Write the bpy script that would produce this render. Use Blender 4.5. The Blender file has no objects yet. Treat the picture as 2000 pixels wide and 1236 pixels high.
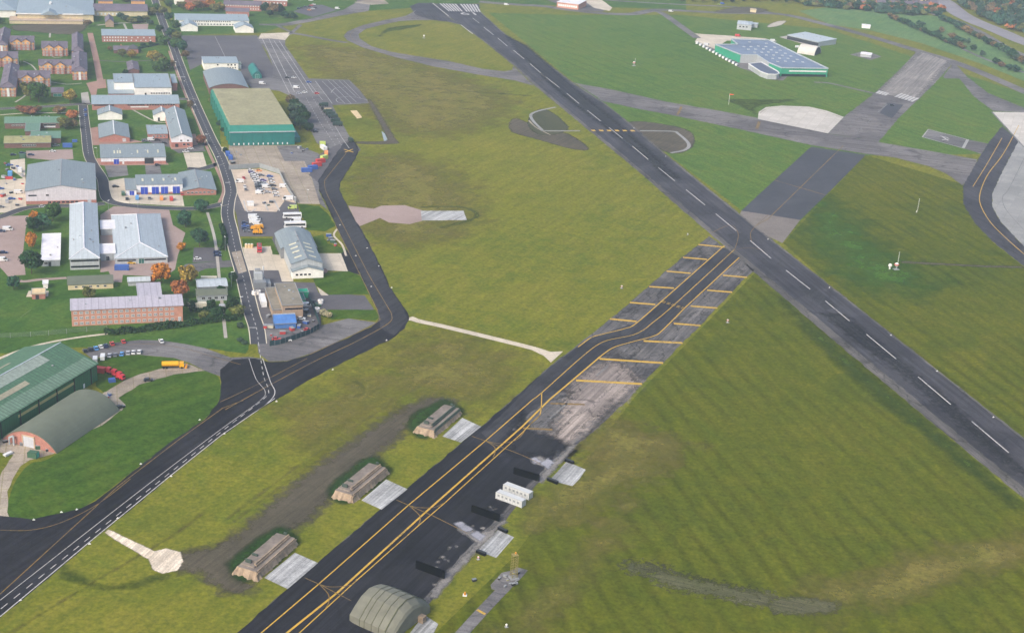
import bpy, math, random
import numpy as np
from mathutils import Vector, Matrix
from mathutils.geometry import tessellate_polygon
R=math.radians
random.seed(7); rng=np.random.default_rng(7)
S=bpy.context.scene; COL=S.collection
# ---------------------------------------------------------------- camera
FOC,PITCH,ROLL,HC=2750.0,0.3744095041716698,0.0646718524611935,256.9899302289488
cp,sp=math.cos(PITCH),math.sin(PITCH); cr,sr=math.cos(ROLL),math.sin(ROLL)
FW=np.array([0,cp,-sp]); UP0=np.array([0,sp,cp]); RT=np.array([cr,0,0])+sr*UP0; UPV=np.array([-sr,0,0])+cr*UP0
cam=bpy.data.cameras.new('camera'); camo=bpy.data.objects.new('camera',cam); COL.objects.link(camo)
camo.matrix_world=Matrix(((RT[0],UPV[0],-FW[0],0),(RT[1],UPV[1],-FW[1],0),(RT[2],UPV[2],-FW[2],HC),(0,0,0,1)))
cam.sensor_width=36; cam.lens=36*FOC/2000; cam.clip_start=1; cam.clip_end=30000
S.camera=camo
# ---------------------------------------------------------------- world, sun, exposure
SUN_EL,SUN_AZ=R(38),R(-142)      # azimuth from +Y, clockwise
w=bpy.data.worlds.new('World'); S.world=w; w.use_nodes=True
nt=w.node_tree; bg=nt.nodes['Background']; sky=nt.nodes.new('ShaderNodeTexSky'); sky.sky_type='NISHITA'
sky.sun_disc=False; sky.sun_elevation=SUN_EL; sky.sun_rotation=SUN_AZ; sky.air_density=1.0; sky.dust_density=4; sky.ozone_density=1
nt.links.new(sky.outputs[0],bg.inputs[0]); bg.inputs[1].default_value=.15
sl=bpy.data.lights.new('sun','SUN'); sl.energy=1.25; sl.angle=R(16); sl.color=(1,.94,.85)
so=bpy.data.objects.new('sun',sl); COL.objects.link(so)
sd=Vector((math.sin(SUN_AZ)*math.cos(SUN_EL),math.cos(SUN_AZ)*math.cos(SUN_EL),math.sin(SUN_EL)))
so.rotation_euler=sd.to_track_quat('Z','Y').to_euler()
S.view_settings.view_transform='Standard'; S.view_settings.look='None'; S.view_settings.gamma=1
S.view_settings.exposure=0.84
S.render.resolution_x=1024; S.render.resolution_y=632
# ---------------------------------------------------------------- pixel of the photograph -> point on the ground (or at height z)
def G(u,v,z=0.):
    d=((u-1000)/FOC)*RT-((v-618)/FOC)*UPV+FW
    t=(z-HC)/d[2]; return Vector((d[0]*t,d[1]*t,z))
def G2(p,z=0.): q=G(p[0],p[1],z); return np.array([q.x,q.y])
# ---------------------------------------------------------------- materials
def s2l(c): return tuple((x/12.92 if x<=.04045 else ((x+.055)/1.055)**2.4) for x in c)
def hx(h): return s2l(tuple(int(h[i:i+2],16)/255 for i in (0,2,4)))
MATS={}
def newmat(name):
    m=bpy.data.materials.new(name); m.use_nodes=True; return m,m.node_tree,m.node_tree.nodes['Principled BSDF']
def nd(nt,t,**k):
    n=nt.nodes.new(t)
    for a,b in k.items():
        if a[0]=='i' and a[1:].isdigit(): n.inputs[int(a[1:])].default_value=b
        else: setattr(n,a,b)
    return n
def ramp(nt,fac,stops):
    r=nd(nt,'ShaderNodeValToRGB'); e=r.color_ramp.elements
    while len(e)<len(stops): e.new(.5)
    for x,(p,c) in zip(e,stops): x.position=p; x.color=(*c[:3],1) if not isinstance(c,(int,float)) else (c,c,c,1)
    nt.links.new(fac,r.inputs[0]); return r.outputs[0]
def mix(nt,f,a,b,mode='MIX'):
    n=nd(nt,'ShaderNodeMix',data_type='RGBA',blend_type=mode)
    for i,x in ((0,f),(6,a),(7,b)):
        if isinstance(x,(int,float)): n.inputs[i].default_value=x
        elif isinstance(x,tuple): n.inputs[i].default_value=(*x[:3],1)
        else: nt.links.new(x,n.inputs[i])
    return n.outputs[2]
def noise(nt,co,scale,detail=3,rough=.55,dist=0):
    n=nd(nt,'ShaderNodeTexNoise'); n.inputs['Scale'].default_value=scale; n.inputs['Detail'].default_value=detail
    n.inputs['Roughness'].default_value=rough; n.inputs['Distortion'].default_value=dist
    nt.links.new(co,n.inputs['Vector']); return n.outputs[0]
def mapping(nt,co,rot=0,scale=(1,1,1)):
    m=nd(nt,'ShaderNodeMapping'); m.inputs['Rotation'].default_value=(0,0,rot); nt.links.new(co,m.inputs['Vector'])
    k=nd(nt,'ShaderNodeMapping'); k.inputs['Scale'].default_value=scale; nt.links.new(m.outputs[0],k.inputs['Vector']); return k.outputs[0]
def gco(nt): return nd(nt,'ShaderNodeNewGeometry').outputs['Position']
def oco(nt): return nd(nt,'ShaderNodeTexCoord').outputs['Object']
def mapr(nt,x,a,b,c,d):
    n=nd(nt,'ShaderNodeMapRange'); nt.links.new(x,n.inputs[0])
    for i,v in zip((1,2,3,4),(a,b,c,d)): n.inputs[i].default_value=v
    return n.outputs[0]
def plain(name,h,rough=.6,metal=0,var=.12,scale=1.5,spec=.3,obj=True):
    """one colour with weathering variation"""
    if name in MATS: return MATS[name]
    m,nt,b=newmat(name); c=hx(h) if isinstance(h,str) else h
    co=oco(nt) if obj else gco(nt)
    n1=noise(nt,co,scale,4); n2=noise(nt,co,scale*.17,2)
    f=mix(nt,.5,n1,n2)
    lo=tuple(x*(1-var*1.6) for x in c); hi=tuple(min(x*(1+var*1.6),.95) for x in c)
    nt.links.new(ramp(nt,f,[(.3,lo),(.7,hi)]),b.inputs['Base Color'])
    b.inputs['Roughness'].default_value=rough; b.inputs['Metallic'].default_value=metal; b.inputs['Specular IOR Level'].default_value=spec
    MATS[name]=m; return m
def ribbed(name,h,axis='x',period=1.,dark=.75,width=.14,rough=.5,var=.1,spec=.3):
    """sheet metal / boards with seams every <period> metres across object axis"""
    if name in MATS: return MATS[name]
    m,nt,b=newmat(name); c=hx(h); co=oco(nt)
    sx=nd(nt,'ShaderNodeSeparateXYZ'); nt.links.new(co,sx.inputs[0])
    q=nd(nt,'ShaderNodeMath',operation='MULTIPLY',i1=1/period); nt.links.new(sx.outputs['xyz'.index(axis)],q.inputs[0])
    fr=nd(nt,'ShaderNodeMath',operation='FRACT'); nt.links.new(q.outputs[0],fr.inputs[0])
    lt=nd(nt,'ShaderNodeMath',operation='LESS_THAN',i1=width); nt.links.new(fr.outputs[0],lt.inputs[0])
    n1=noise(nt,co,.8,4); n2=noise(nt,mapping(nt,co,0,(1.6,.07,.07) if axis=='x' else (.07,1.6,.07)),1,4,.7)
    f=mix(nt,.5,n1,n2)
    base=ramp(nt,f,[(.33,tuple(x*(1-2.2*var) for x in c)),(.67,tuple(min(.95,x*(1+1.6*var)) for x in c))])
    col=mix(nt,lt.outputs[0],base,tuple(x*dark for x in c))
    nt.links.new(col,b.inputs['Base Color']); b.inputs['Roughness'].default_value=rough; b.inputs['Specular IOR Level'].default_value=spec
    MATS[name]=m; return m
def brickm(name,h1,h2,mort):
    m,nt,b=newmat(name); co=oco(nt)
    mp=nd(nt,'ShaderNodeTexBrick'); mp.inputs['Scale'].default_value=2.2; mp.inputs['Mortar Size'].default_value=.015
    mp.inputs['Color1'].default_value=(*hx(h1),1); mp.inputs['Color2'].default_value=(*hx(h2),1); mp.inputs['Mortar'].default_value=(*hx(mort),1)
    sx=nd(nt,'ShaderNodeSeparateXYZ'); nt.links.new(co,sx.inputs[0]); ad=nd(nt,'ShaderNodeMath',operation='ADD')
    nt.links.new(sx.outputs[0],ad.inputs[0]); nt.links.new(sx.outputs[1],ad.inputs[1]); cb=nd(nt,'ShaderNodeCombineXYZ')
    nt.links.new(ad.outputs[0],cb.inputs[0]); nt.links.new(sx.outputs[2],cb.inputs[1]); nt.links.new(cb.outputs[0],mp.inputs['Vector'])
    n=noise(nt,co,.5,4); col=mix(nt,ramp(nt,n,[(.35,0.),(.65,1.)]),mp.outputs[0],mix(nt,1.,mp.outputs[0],(.8,.78,.76),'MULTIPLY'))
    nt.links.new(col,b.inputs['Base Color']); b.inputs['Roughness'].default_value=.85; MATS[name]=m; return m
def grassm(name,cols,stripe=None,big=.006,alpha=False):
    """cols: three linear colours dry / mid / lush. stripe=(angle, period, strength)"""
    m,nt,b=newmat(name); co=gco(nt)
    n1=noise(nt,co,big,6,.62,.6); n2=noise(nt,co,.045,5,.65,1.2); n3=noise(nt,co,.6,4,.7)
    f=mix(nt,.6,n1,n2)
    c=ramp(nt,f,[(.28,cols[0]),(.5,cols[1]),(.68,cols[2])])
    st=noise(nt,mapping(nt,co,stripe[0] if stripe else -1.15,(.03,.25,1)),1,4,.6)
    c=mix(nt,1.,c,ramp(nt,st,[(.3,(.84,.86,.86)),(.7,(1.16,1.14,1.1))]),'MULTIPLY')
    if stripe:
        mp=mapping(nt,co,stripe[0],(1,1,1)); wv=nd(nt,'ShaderNodeTexWave',wave_type='BANDS',bands_direction='Y')
        nt.links.new(mp,wv.inputs['Vector']); wv.inputs['Scale'].default_value=6.283/20/stripe[1]*1.0
        wv.inputs['Distortion'].default_value=3.5; wv.inputs['Detail'].default_value=4; wv.inputs['Detail Scale'].default_value=.35; wv.inputs['Detail Roughness'].default_value=.65
        k=stripe[2]; msk=ramp(nt,noise(nt,co,.012,3),[(.35,.25),(.6,1.)])
        sc=ramp(nt,wv.outputs[1],[(.0,(1-k,1-k,1-k)),(.35,(1,)*3),(1,(1+.25*k,)*3)])
        c=mix(nt,msk,c,mix(nt,1.,c,sc,'MULTIPLY'))
    c=mix(nt,1.,c,ramp(nt,n3,[(.3,(.66,.7,.66)),(.7,(1.34,1.3,1.24))]),'MULTIPLY')
    c=mix(nt,1.,c,ramp(nt,noise(nt,co,.27,3,.7),[(.32,(.84,.87,.86)),(.68,(1.17,1.13,1.1))]),'MULTIPLY')
    n4=noise(nt,co,.16,4,.75)
    c=mix(nt,ramp(nt,n4,[(.6,0.),(.74,.5)]),c,tuple(x*.55 for x in cols[2]))
    nt.links.new(c,b.inputs['Base Color']); b.inputs['Roughness'].default_value=1; b.inputs['Specular IOR Level'].default_value=.0
    if alpha: alph(nt,b,co,.07,1.8,(.25,1.1))
    MATS[name]=m; return m
def alph(nt,b,co,sc=.25,amp=1.3,soft=(.3,.8)):
    at=nd(nt,'ShaderNodeAttribute',attribute_name='edge'); n=noise(nt,co,sc,5,.7)
    a=nd(nt,'ShaderNodeMath',operation='MULTIPLY_ADD',i1=amp,i2=-amp/2); nt.links.new(n,a.inputs[0])
    s=nd(nt,'ShaderNodeMath',operation='ADD'); nt.links.new(a.outputs[0],s.inputs[0]); nt.links.new(at.outputs['Fac'],s.inputs[1])
    nt.links.new(mapr(nt,s.outputs[0],soft[0],soft[1],0,1),b.inputs['Alpha'])
def paved(name,c1,c2,joint=None,streak=None,speck=.25,alpha=False,rough=.85,big=.03,crack=0):
    """asphalt / concrete: c1,c2 linear colours; joint=(angle,size,colour); streak=(angle,strength)"""
    m,nt,b=newmat(name); co=gco(nt)
    n1=noise(nt,co,big,5,.65,.5); n2=noise(nt,co,.35,4,.7)
    c=ramp(nt,mix(nt,.35,n1,n2),[(.38,c1),(.62,c2)])
    if streak:
        s=noise(nt,mapping(nt,co,streak[0],(.012,.45,1)),1,4,.65); k=streak[1]
        c=mix(nt,1.,c,ramp(nt,s,[(.3,(1-k,)*3),(.7,(1+k,)*3)]),'MULTIPLY')
        s=noise(nt,mapping(nt,co,streak[0],(.04,1.6,1)),1,3,.7)
        c=mix(nt,1.,c,ramp(nt,s,[(.3,(1-k*.6,)*3),(.7,(1+k*.6,)*3)]),'MULTIPLY')
    c=mix(nt,1.,c,ramp(nt,noise(nt,co,1.7,3,.8),[(.25,(1-speck,)*3),(.75,(1+speck,)*3)]),'MULTIPLY')
    if crack:
        vo=nd(nt,'ShaderNodeTexVoronoi',feature='DISTANCE_TO_EDGE'); vv=mix(nt,.12,co,nd(nt,'ShaderNodeTexNoise').outputs[1]) if False else co
        jn=nd(nt,'ShaderNodeTexNoise'); jn.inputs['Scale'].default_value=.12; jn.inputs['Detail'].default_value=4; nt.links.new(co,jn.inputs['Vector'])
        sc=nd(nt,'ShaderNodeVectorMath',operation='MULTIPLY_ADD'); nt.links.new(jn.outputs[1],sc.inputs[0]); sc.inputs[1].default_value=(14,14,0); nt.links.new(co,sc.inputs[2])
        nt.links.new(mapping(nt,sc.outputs[0],streak[0] if streak else 0,(.025,.11,1)),vo.inputs['Vector']); vo.inputs['Scale'].default_value=1
        c=mix(nt,1.,c,ramp(nt,vo.outputs[0],[(.0,(1-crack,)*3),(.035,(1,)*3)]),'MULTIPLY')
        pn=noise(nt,co,.018,1); c=mix(nt,1.,c,ramp(nt,pn,[(.47,(.8,.8,.82)),(.5,(1.06,)*3)]),'MULTIPLY')
    if joint:
        br=nd(nt,'ShaderNodeTexBrick',offset=0); nt.links.new(mapping(nt,co,joint[0]),br.inputs['Vector'])
        br.inputs['Scale'].default_value=1/joint[1]; br.inputs['Brick Width'].default_value=1; br.inputs['Row Height'].default_value=1
        br.inputs['Mortar Size'].default_value=.03; br.inputs['Color1'].default_value=(1,1,1,1); br.inputs['Color2'].default_value=(.86,.86,.86,1); br.inputs['Mortar'].default_value=(*joint[2],1)
        c=mix(nt,1.,c,br.outputs[0],'MULTIPLY')
    nt.links.new(c,b.inputs['Base Color']); b.inputs['Roughness'].default_value=rough; b.inputs['Specular IOR Level'].default_value=.08
    if alpha: alph(nt,b,co)
    MATS[name]=m; return m
def paint(name,h,wear=.5,under=(.05,.05,.055)):
    m,nt,b=newmat(name); co=gco(nt); c=hx(h); n1=noise(nt,co,.9,5,.75); n2=noise(nt,co,.07,3)
    f=mix(nt,.4,n1,n2); lo,hi=.62-wear*.25,.75-wear*.2
    col=ramp(nt,n2,[(.3,tuple(x*.75 for x in c)),(.7,c)])
    nt.links.new(mix(nt,ramp(nt,f,[(lo,0.),(hi,.85)]),col,under),b.inputs['Base Color']); b.inputs['Roughness'].default_value=.8; b.inputs['Specular IOR Level'].default_value=.1
    MATS[name]=m; return m
def objcol(name,rough=.35,spec=.5,leaf=False):
    m,nt,b=newmat(name); oi=nd(nt,'ShaderNodeObjectInfo')
    if leaf:
        g=nd(nt,'ShaderNodeNewGeometry'); c=mix(nt,1.,oi.outputs['Color'],ramp(nt,g.outputs['Random Per Island'],[(0,(.5,.55,.55)),(.55,(1,1,1)),(1,(1.6,1.5,1.3))]),'MULTIPLY')
        c=mix(nt,1.,c,ramp(nt,noise(nt,oco(nt),2.5,3),[(.3,(.65,.7,.7)),(.7,(1.3,1.25,1.1))]),'MULTIPLY')
        b.inputs['Subsurface Weight'].default_value=0
    else: c=mix(nt,1.,oi.outputs['Color'],ramp(nt,noise(nt,oco(nt),1.2,3),[(.3,(.9,)*3),(.7,(1.08,)*3)]),'MULTIPLY')
    nt.links.new(c,b.inputs['Base Color']); b.inputs['Roughness'].default_value=rough; b.inputs['Specular IOR Level'].default_value=spec
    MATS[name]=m; return m
# ---------------------------------------------------------------- object helpers
def tag(o,label=None,cat=None,group=None,kind=None):
    if label: o['label']=label
    if cat: o['category']=cat
    if group: o['group']=group
    if kind: o['kind']=kind
    return o
def empty(name,loc,rz=0,label=None,cat=None,group=None):
    o=bpy.data.objects.new(name,None); COL.objects.link(o); o.location=loc; o.rotation_euler=(0,0,rz); o.empty_display_size=.5
    return tag(o,label,cat,group)
class MB:
    def __init__(s): s.v=[];s.f=[];s.m=[]
    def poly(s,pts,mi=0):
        n=len(s.v); s.v+= [tuple(p) for p in pts]; s.f.append(tuple(range(n,n+len(pts)))); s.m.append(mi); return s
    def box(s,x0,y0,z0,x1,y1,z1,mi=0,sk=0.):
        n=len(s.v); s.v+=[(x0,y0,z0),(x1,y0,z0),(x1,y1,z0),(x0,y1,z0),(x0+sk,y0+sk,z1),(x1-sk,y0+sk,z1),(x1-sk,y1-sk,z1),(x0+sk,y1-sk,z1)]
        for q in ((0,3,2,1),(4,5,6,7),(0,1,5,4),(1,2,6,5),(2,3,7,6),(3,0,4,7)): s.f.append(tuple(n+i for i in q)); s.m.append(mi)
        return s
    def prism(s,prof,axis,a,b,mi=0):
        """prof: list of (s,z) counter-clockwise seen from -axis; extruded along axis from a to b"""
        k=len(prof); n=len(s.v)
        for t in (a,b):
            for p,z in prof: s.v.append((t,p,z) if axis=='x' else (p,t,z))
        s.f.append(tuple(n+i for i in range(k))); s.f.append(tuple(n+k+i for i in reversed(range(k)))); s.m+=[mi,mi]
        for i in range(k):
            j=(i+1)%k; s.f.append((n+i,n+k+i,n+k+j,n+j)); s.m.append(mi)
        return s
    def cyl(s,c,r,z0,z1,n=10,mi=0,r2=None,axis='z'):
        r2=r if r2 is None else r2; b=len(s.v)
        for z,rr in ((z0,r),(z1,r2)):
            for i in range(n):
                a=2*math.pi*i/n; p,q=rr*math.cos(a),rr*math.sin(a)
                s.v.append((c[0]+p,c[1]+q,z) if axis=='z' else ((z,c[0]+p,c[1]+q) if axis=='x' else (c[0]+p,z,c[1]+q)))
        s.f.append(tuple(b+i for i in reversed(range(n)))); s.f.append(tuple(b+n+i for i in range(n))); s.m+=[mi,mi]
        for i in range(n): j=(i+1)%n; s.f.append((b+i,b+j,b+n+j,b+n+i)); s.m.append(mi)
        return s
    def beam(s,p,q,w,mi=0):
        p,q=Vector(p),Vector(q); d=(q-p).normalized(); a=d.cross(Vector((0,0,1)));
        if a.length<.05: a=d.cross(Vector((1,0,0)))
        a.normalize(); c=d.cross(a); n=len(s.v); h=w/2
        for e in (p,q):
            for i,j in ((-h,-h),(h,-h),(h,h),(-h,h)): s.v.append(tuple(e+a*i+c*j))
        for t in ((0,1,2,3),(7,6,5,4),(0,4,5,1),(1,5,6,2),(2,6,7,3),(3,7,4,0)): s.f.append(tuple(n+i for i in t)); s.m.append(mi)
        return s
    def mesh(s,name,mats):
        me=bpy.data.meshes.new(name); me.from_pydata(s.v,[],s.f)
        for m in mats: me.materials.append(m)
        if len(mats)>1: me.polygons.foreach_set('material_index',s.m)
        me.update(); return me
    def build(s,name,mats,parent=None,loc=None,rz=0,recalc=False):
        if not isinstance(mats,(list,tuple)): mats=[mats]
        me=s.mesh(name,mats)
        if recalc:
            import bmesh
            bm=bmesh.new(); bm.from_mesh(me); bmesh.ops.recalc_face_normals(bm,faces=bm.faces); bm.to_mesh(me); bm.free()
        return link(name,me,parent,loc,rz)
def link(name,me,parent=None,loc=None,rz=0):
    o=bpy.data.objects.new(name,me); COL.objects.link(o)
    if parent: o.parent=parent
    if loc is not None: o.location=loc
    if rz: o.rotation_euler=(0,0,rz)
    return o
# ---------------------------------------------------------------- flat sheets on the ground
LZ=.03
def cr_spline(P,closed=False,n=6):
    P=[np.array(p,float) for p in P]; out=[]; N=len(P)
    for i in range(N if closed else N-1):
        p1,p2=P[i],P[(i+1)%N]; p0=P[i-1] if (i>0 or closed) else p1; p3=P[(i+2)%N] if (i+2<N or closed) else p2
        for k in range(n):
            t=k/n; out.append(.5*((2*p1)+(-p0+p2)*t+(2*p0-5*p1+4*p2-p3)*t*t+(-p0+3*p1-3*p2+p3)*t**3))
    if not closed: out.append(P[-1])
    return out
def W(px): return [G2(p) for p in px]
def ragged(P,step=5.,amp=.45):
    out=[]; n=len(P)
    for i in range(n):
        a,c=np.array(P[i]),np.array(P[(i+1)%n]); d=c-a; L=np.linalg.norm(d); m=min(400,max(1,int(L/step))); t=np.array([-d[1],d[0]])/(L+1e-9)
        out.append(a)
        for k in range(1,m): out.append(a+d*k/m+t*random.uniform(-amp,amp))
    return out
def sheet(name,px,mat,lv,smooth=False,kind='structure',parent=None,world=False,rag=None):
    P=px if world else W(px)
    if smooth: P=cr_spline(P,True)
    if rag is None: rag=.4 if name in('runway','taxiway','old_runway','runway_shoulder','lawn','apron','track','taxiway_surface') else 0
    if rag: P=ragged(P,4.,rag)
    z=lv*LZ; V=[Vector((p[0],p[1],z)) for p in P]
    tri=tessellate_polygon([V]); b=MB(); b.v=[tuple(v) for v in V]
    for t in tri:
        a,c,d=[V[i] for i in t]
        if (c-a).cross(d-a).z<0: t=(t[0],t[2],t[1])
        b.f.append(tuple(t)); b.m.append(0)
    o=b.build(name,mat,parent)
    if kind and not parent: o['kind']=kind
    return o
def ribbon_mb(b,P,wd,z,mi=0,dash=None,off=0.):
    """P world points; width wd; dash=(on,off)"""
    P=[np.array(p,float) for p in P]; n=len(P)
    T=[]
    for i in range(n):
        d=P[min(i+1,n-1)]-P[max(i-1,0)]; d/= (np.linalg.norm(d)+1e-9); T.append(np.array([-d[1],d[0]]))
    if off: P=[p+t*off for p,t in zip(P,T)]
    if dash:
        s=0; on,of=dash; acc=[]; 
        seg=[]; L=[0]
        for i in range(n-1): L.append(L[-1]+np.linalg.norm(P[i+1]-P[i]))
        Pa=np.array(P); L=np.array(L)
        def at(x): return np.array([np.interp(x,L,Pa[:,0]),np.interp(x,L,Pa[:,1])])
        x=0
        while x<L[-1]-.5:
            ribbon_mb(b,[at(x),at(min(x+on,L[-1]))],wd,z,mi); x+=on+of
        return
    k=len(b.v)
    for p,t in zip(P,T):
        h=wd/2; b.v.append((p[0]+t[0]*h,p[1]+t[1]*h,z)); b.v.append((p[0]-t[0]*h,p[1]-t[1]*h,z))
    for i in range(n-1): b.f.append((k+2*i,k+2*i+1,k+2*i+3,k+2*i+2)); b.m.append(mi)
def road(name,px,wd,mat,lv,smooth=True,dash=None,edge=None,cmat=None):
    P=W(px); P=cr_spline(P) if smooth and len(P)>2 else P
    b=MB(); ribbon_mb(b,P,wd,lv*LZ); o=b.build(name,mat); o['kind']='structure'
    if dash: c=MB(); ribbon_mb(c,P,.3,(lv+.6)*LZ,0,dash); c.build('centre_line',cmat,o)
    if edge: 
        c=MB()
        for s in (-1,1): ribbon_mb(c,P,edge,lv*LZ+.1,0,None,s*(wd/2+.1))
        c.build('kerb',MATS['kerb'],o)
    return o
def lines(name,items,mat,lv,parent):
    """items: list of (px points, width, smooth, dash)"""
    b=MB()
    for it in items:
        px,wd=it[0],it[1]; sm=it[2] if len(it)>2 else False; da=it[3] if len(it)>3 else None
        P=W(px); P=cr_spline(P) if sm and len(P)>2 else P; ribbon_mb(b,P,wd,lv*LZ,0,da)
    return b.build(name,mat,parent)
NP=[0]
def patch(name,px,mat,lv,feather=3.,step=1.5,smooth=True,kind='structure',world=False):
    """ragged-edged patch: grid sheet with an 'edge' attribute faded by distance to the outline"""
    P=list(px) if world else W(px); P=np.array(cr_spline(P,True,4) if smooth else P); NP[0]+=1; lv+=NP[0]*.012
    lo=P.min(0)-feather; hi=P.max(0)+feather; nx,ny=[int(math.ceil((hi[i]-lo[i])/step))+1 for i in (0,1)]
    X,Y=np.meshgrid(lo[0]+np.arange(nx)*step,lo[1]+np.arange(ny)*step); Q=np.stack([X.ravel(),Y.ravel()],1)
    A=P; B=np.roll(P,-1,0); D=np.full(len(Q),1e9); ins=np.zeros(len(Q),bool)
    for a,c in zip(A,B):
        e=c-a; t=np.clip(((Q-a)@e)/(e@e+1e-9),0,1); D=np.minimum(D,np.linalg.norm(Q-(a+t[:,None]*e),axis=1))
        cond=((a[1]>Q[:,1])!=(c[1]>Q[:,1])); xi=(c[0]-a[0])*(Q[:,1]-a[1])/((c[1]-a[1]) if abs(c[1]-a[1])>1e-9 else 1e-9)+a[0]
        ins^=cond&(Q[:,0]<xi)
    sdist=np.where(ins,D,-D); m=np.clip(.5+sdist/(2*feather),0,1)
    keep=(m>.02).reshape(ny,nx); idx=np.arange(nx*ny).reshape(ny,nx)
    k=keep[:-1,:-1]|keep[1:,:-1]|keep[:-1,1:]|keep[1:,1:]
    F=np.stack([idx[:-1,:-1][k],idx[:-1,1:][k],idx[1:,1:][k],idx[1:,:-1][k]],1)
    used=np.unique(F); rm=-np.ones(nx*ny,int); rm[used]=np.arange(len(used)); F=rm[F]
    V=np.c_[Q[used],np.full(len(used),lv*LZ)]
    me=bpy.data.meshes.new(name); me.from_pydata(V.tolist(),[],F.tolist()); me.materials.append(mat)
    at=me.attributes.new('edge','FLOAT','POINT'); at.data.foreach_set('value',m[used].astype(np.float32)); me.update()
    o=link(name,me); o['kind']=kind; return o
# ================================================================ ground materials
RWY=R(-15.56); OLDR=R(23.57)
def ang(az): return math.pi/2-az    # mapping rotation so that texture x runs along azimuth az
GR=[(.19,.172,.026),(.14,.148,.017),(.082,.118,.013)]
g_air=grassm('grass_airfield',GR)
g_strp=grassm('grass_mown',[(.12,.118,.012),(.084,.099,.008),(.05,.075,.008)],(-ang(R(-17)),9.,.22),.004)
g_north=grassm('grass_north',[(.12,.15,.03),(.08,.14,.026),(.045,.11,.022)],(-ang(R(-30)),14.,.1),.004)
g_green=grassm('grass_lush',[(.085,.12,.016),(.047,.095,.012),(.025,.065,.01)],(-ang(R(40)),9.,.15),.012)
g_camp=grassm('grass_lawn',[(.10,.14,.028),(.055,.115,.022),(.03,.08,.018)],None,.03)
g_pd=grassm('grass_dry_patch',[(.18,.145,.045),(.155,.14,.034),(.135,.138,.025)],None,.02,True)
g_pl=grassm('grass_lush_patch',[(.065,.09,.014),(.05,.078,.012),(.035,.06,.01)],None,.02,True)
m_dirt=paved('bare_soil',(.06,.052,.034),(.105,.088,.06),None,(-ang(OLDR),.25),.3,True)
g_pdk=grassm('grass_shade_patch',[(.03,.065,.014),(.022,.052,.012),(.015,.038,.01)],None,.02,True)  # darker green with the shelters' shade put into the colour
m_dirtd=paved('bare_soil_dark',(.045,.05,.022),(.075,.075,.035),None,None,.35,True)
a_dark=paved('asphalt_new',(.013,.013,.017),(.023,.023,.028),None,(-ang(OLDR),.42),.3,crack=.25)
a_rwy=paved('asphalt_runway',(.042,.041,.048),(.064,.062,.07),None,(-ang(RWY),.32),.25,crack=.3)
a_sh=paved('asphalt_shoulder',(.085,.08,.075),(.13,.12,.11),None,(-ang(RWY),.35),.3,crack=.5)
a_old=paved('asphalt_weathered',(.055,.054,.056),(.14,.13,.122),None,(-ang(OLDR),.45),.35,crack=.65)
a_pale=paved('asphalt_pale_patch',(.22,.185,.16),(.36,.3,.26),None,(-ang(OLDR),.4),.3,True,crack=.6)
a_dpt=paved('asphalt_dark_patch',(.013,.013,.017),(.024,.024,.028),None,(-ang(OLDR),.3),.3,True)
a_taxi=paved('asphalt_taxiway',(.03,.03,.035),(.046,.046,.051),None,(-ang(OLDR),.25),.25,crack=.3)
a_per=paved('asphalt_perimeter',(.12,.11,.105),(.18,.165,.16),None,(-ang(R(102)),.35),.3,crack=.5)
a_road=paved('asphalt_road',(.05,.052,.06),(.07,.072,.082),None,None,.2)
a_grey=paved('asphalt_grey',(.13,.125,.125),(.18,.17,.165),None,(-ang(R(100)),.2),.3,crack=.4)
a_park=paved('asphalt_carpark',(.085,.08,.088),(.12,.115,.12),None,None,.25)
c_con=paved('concrete_buff',(.46,.4,.31),(.64,.56,.44),(-ang(R(73)),6.,(.8,.8,.8)),None,.2)
c_old=paved('concrete_stained',(.24,.2,.16),(.43,.365,.285),(-ang(R(73)),7.,(.75,.75,.6)),None,.3)
c_pale=paved('concrete_pale',(.46,.43,.38),(.58,.54,.48),(-ang(R(20)),8.,(.82,.8,.78)),None,.15)
c_grey=paved('concrete_grey',(.24,.24,.23),(.32,.315,.3),(-ang(R(25)),8.,(.85,.85,.85)),None,.15)
c_slab=paved('concrete_matting',(.27,.275,.27),(.45,.45,.44),(-ang(OLDR),1.2,(.7,.7,.7)),(-ang(OLDR),.5),.3)
c_chip=paved('chalk_track',(.5,.42,.32),(.74,.64,.51),None,(-ang(R(15)),.35),.35,True)
c_track=paved('stone_track',(.3,.27,.22),(.48,.43,.35),None,None,.35,True)
p_brick=paved('brick_paving',(.26,.15,.12),(.36,.23,.18),None,None,.2)
p_pink=paved('pink_paving',(.27,.2,.175),(.35,.265,.235),None,None,.2)
p_path=paved('path_slabs',(.32,.29,.25),(.42,.39,.34),None,None,.2)
kerbm=paved('kerb',(.5,.45,.34),(.66,.6,.47))
p_gravel=paved('gravel_stained',(.1,.095,.09),(.27,.25,.23),None,None,.4,True)
y_line=paint('yellow_paint','cba545',.45); y_old=paint('yellow_paint_faded','96793e',.8)
w_line=paint('white_paint','c4c2be',.5); w_old=paint('white_paint_worn','8f8d8a',.8)
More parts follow.
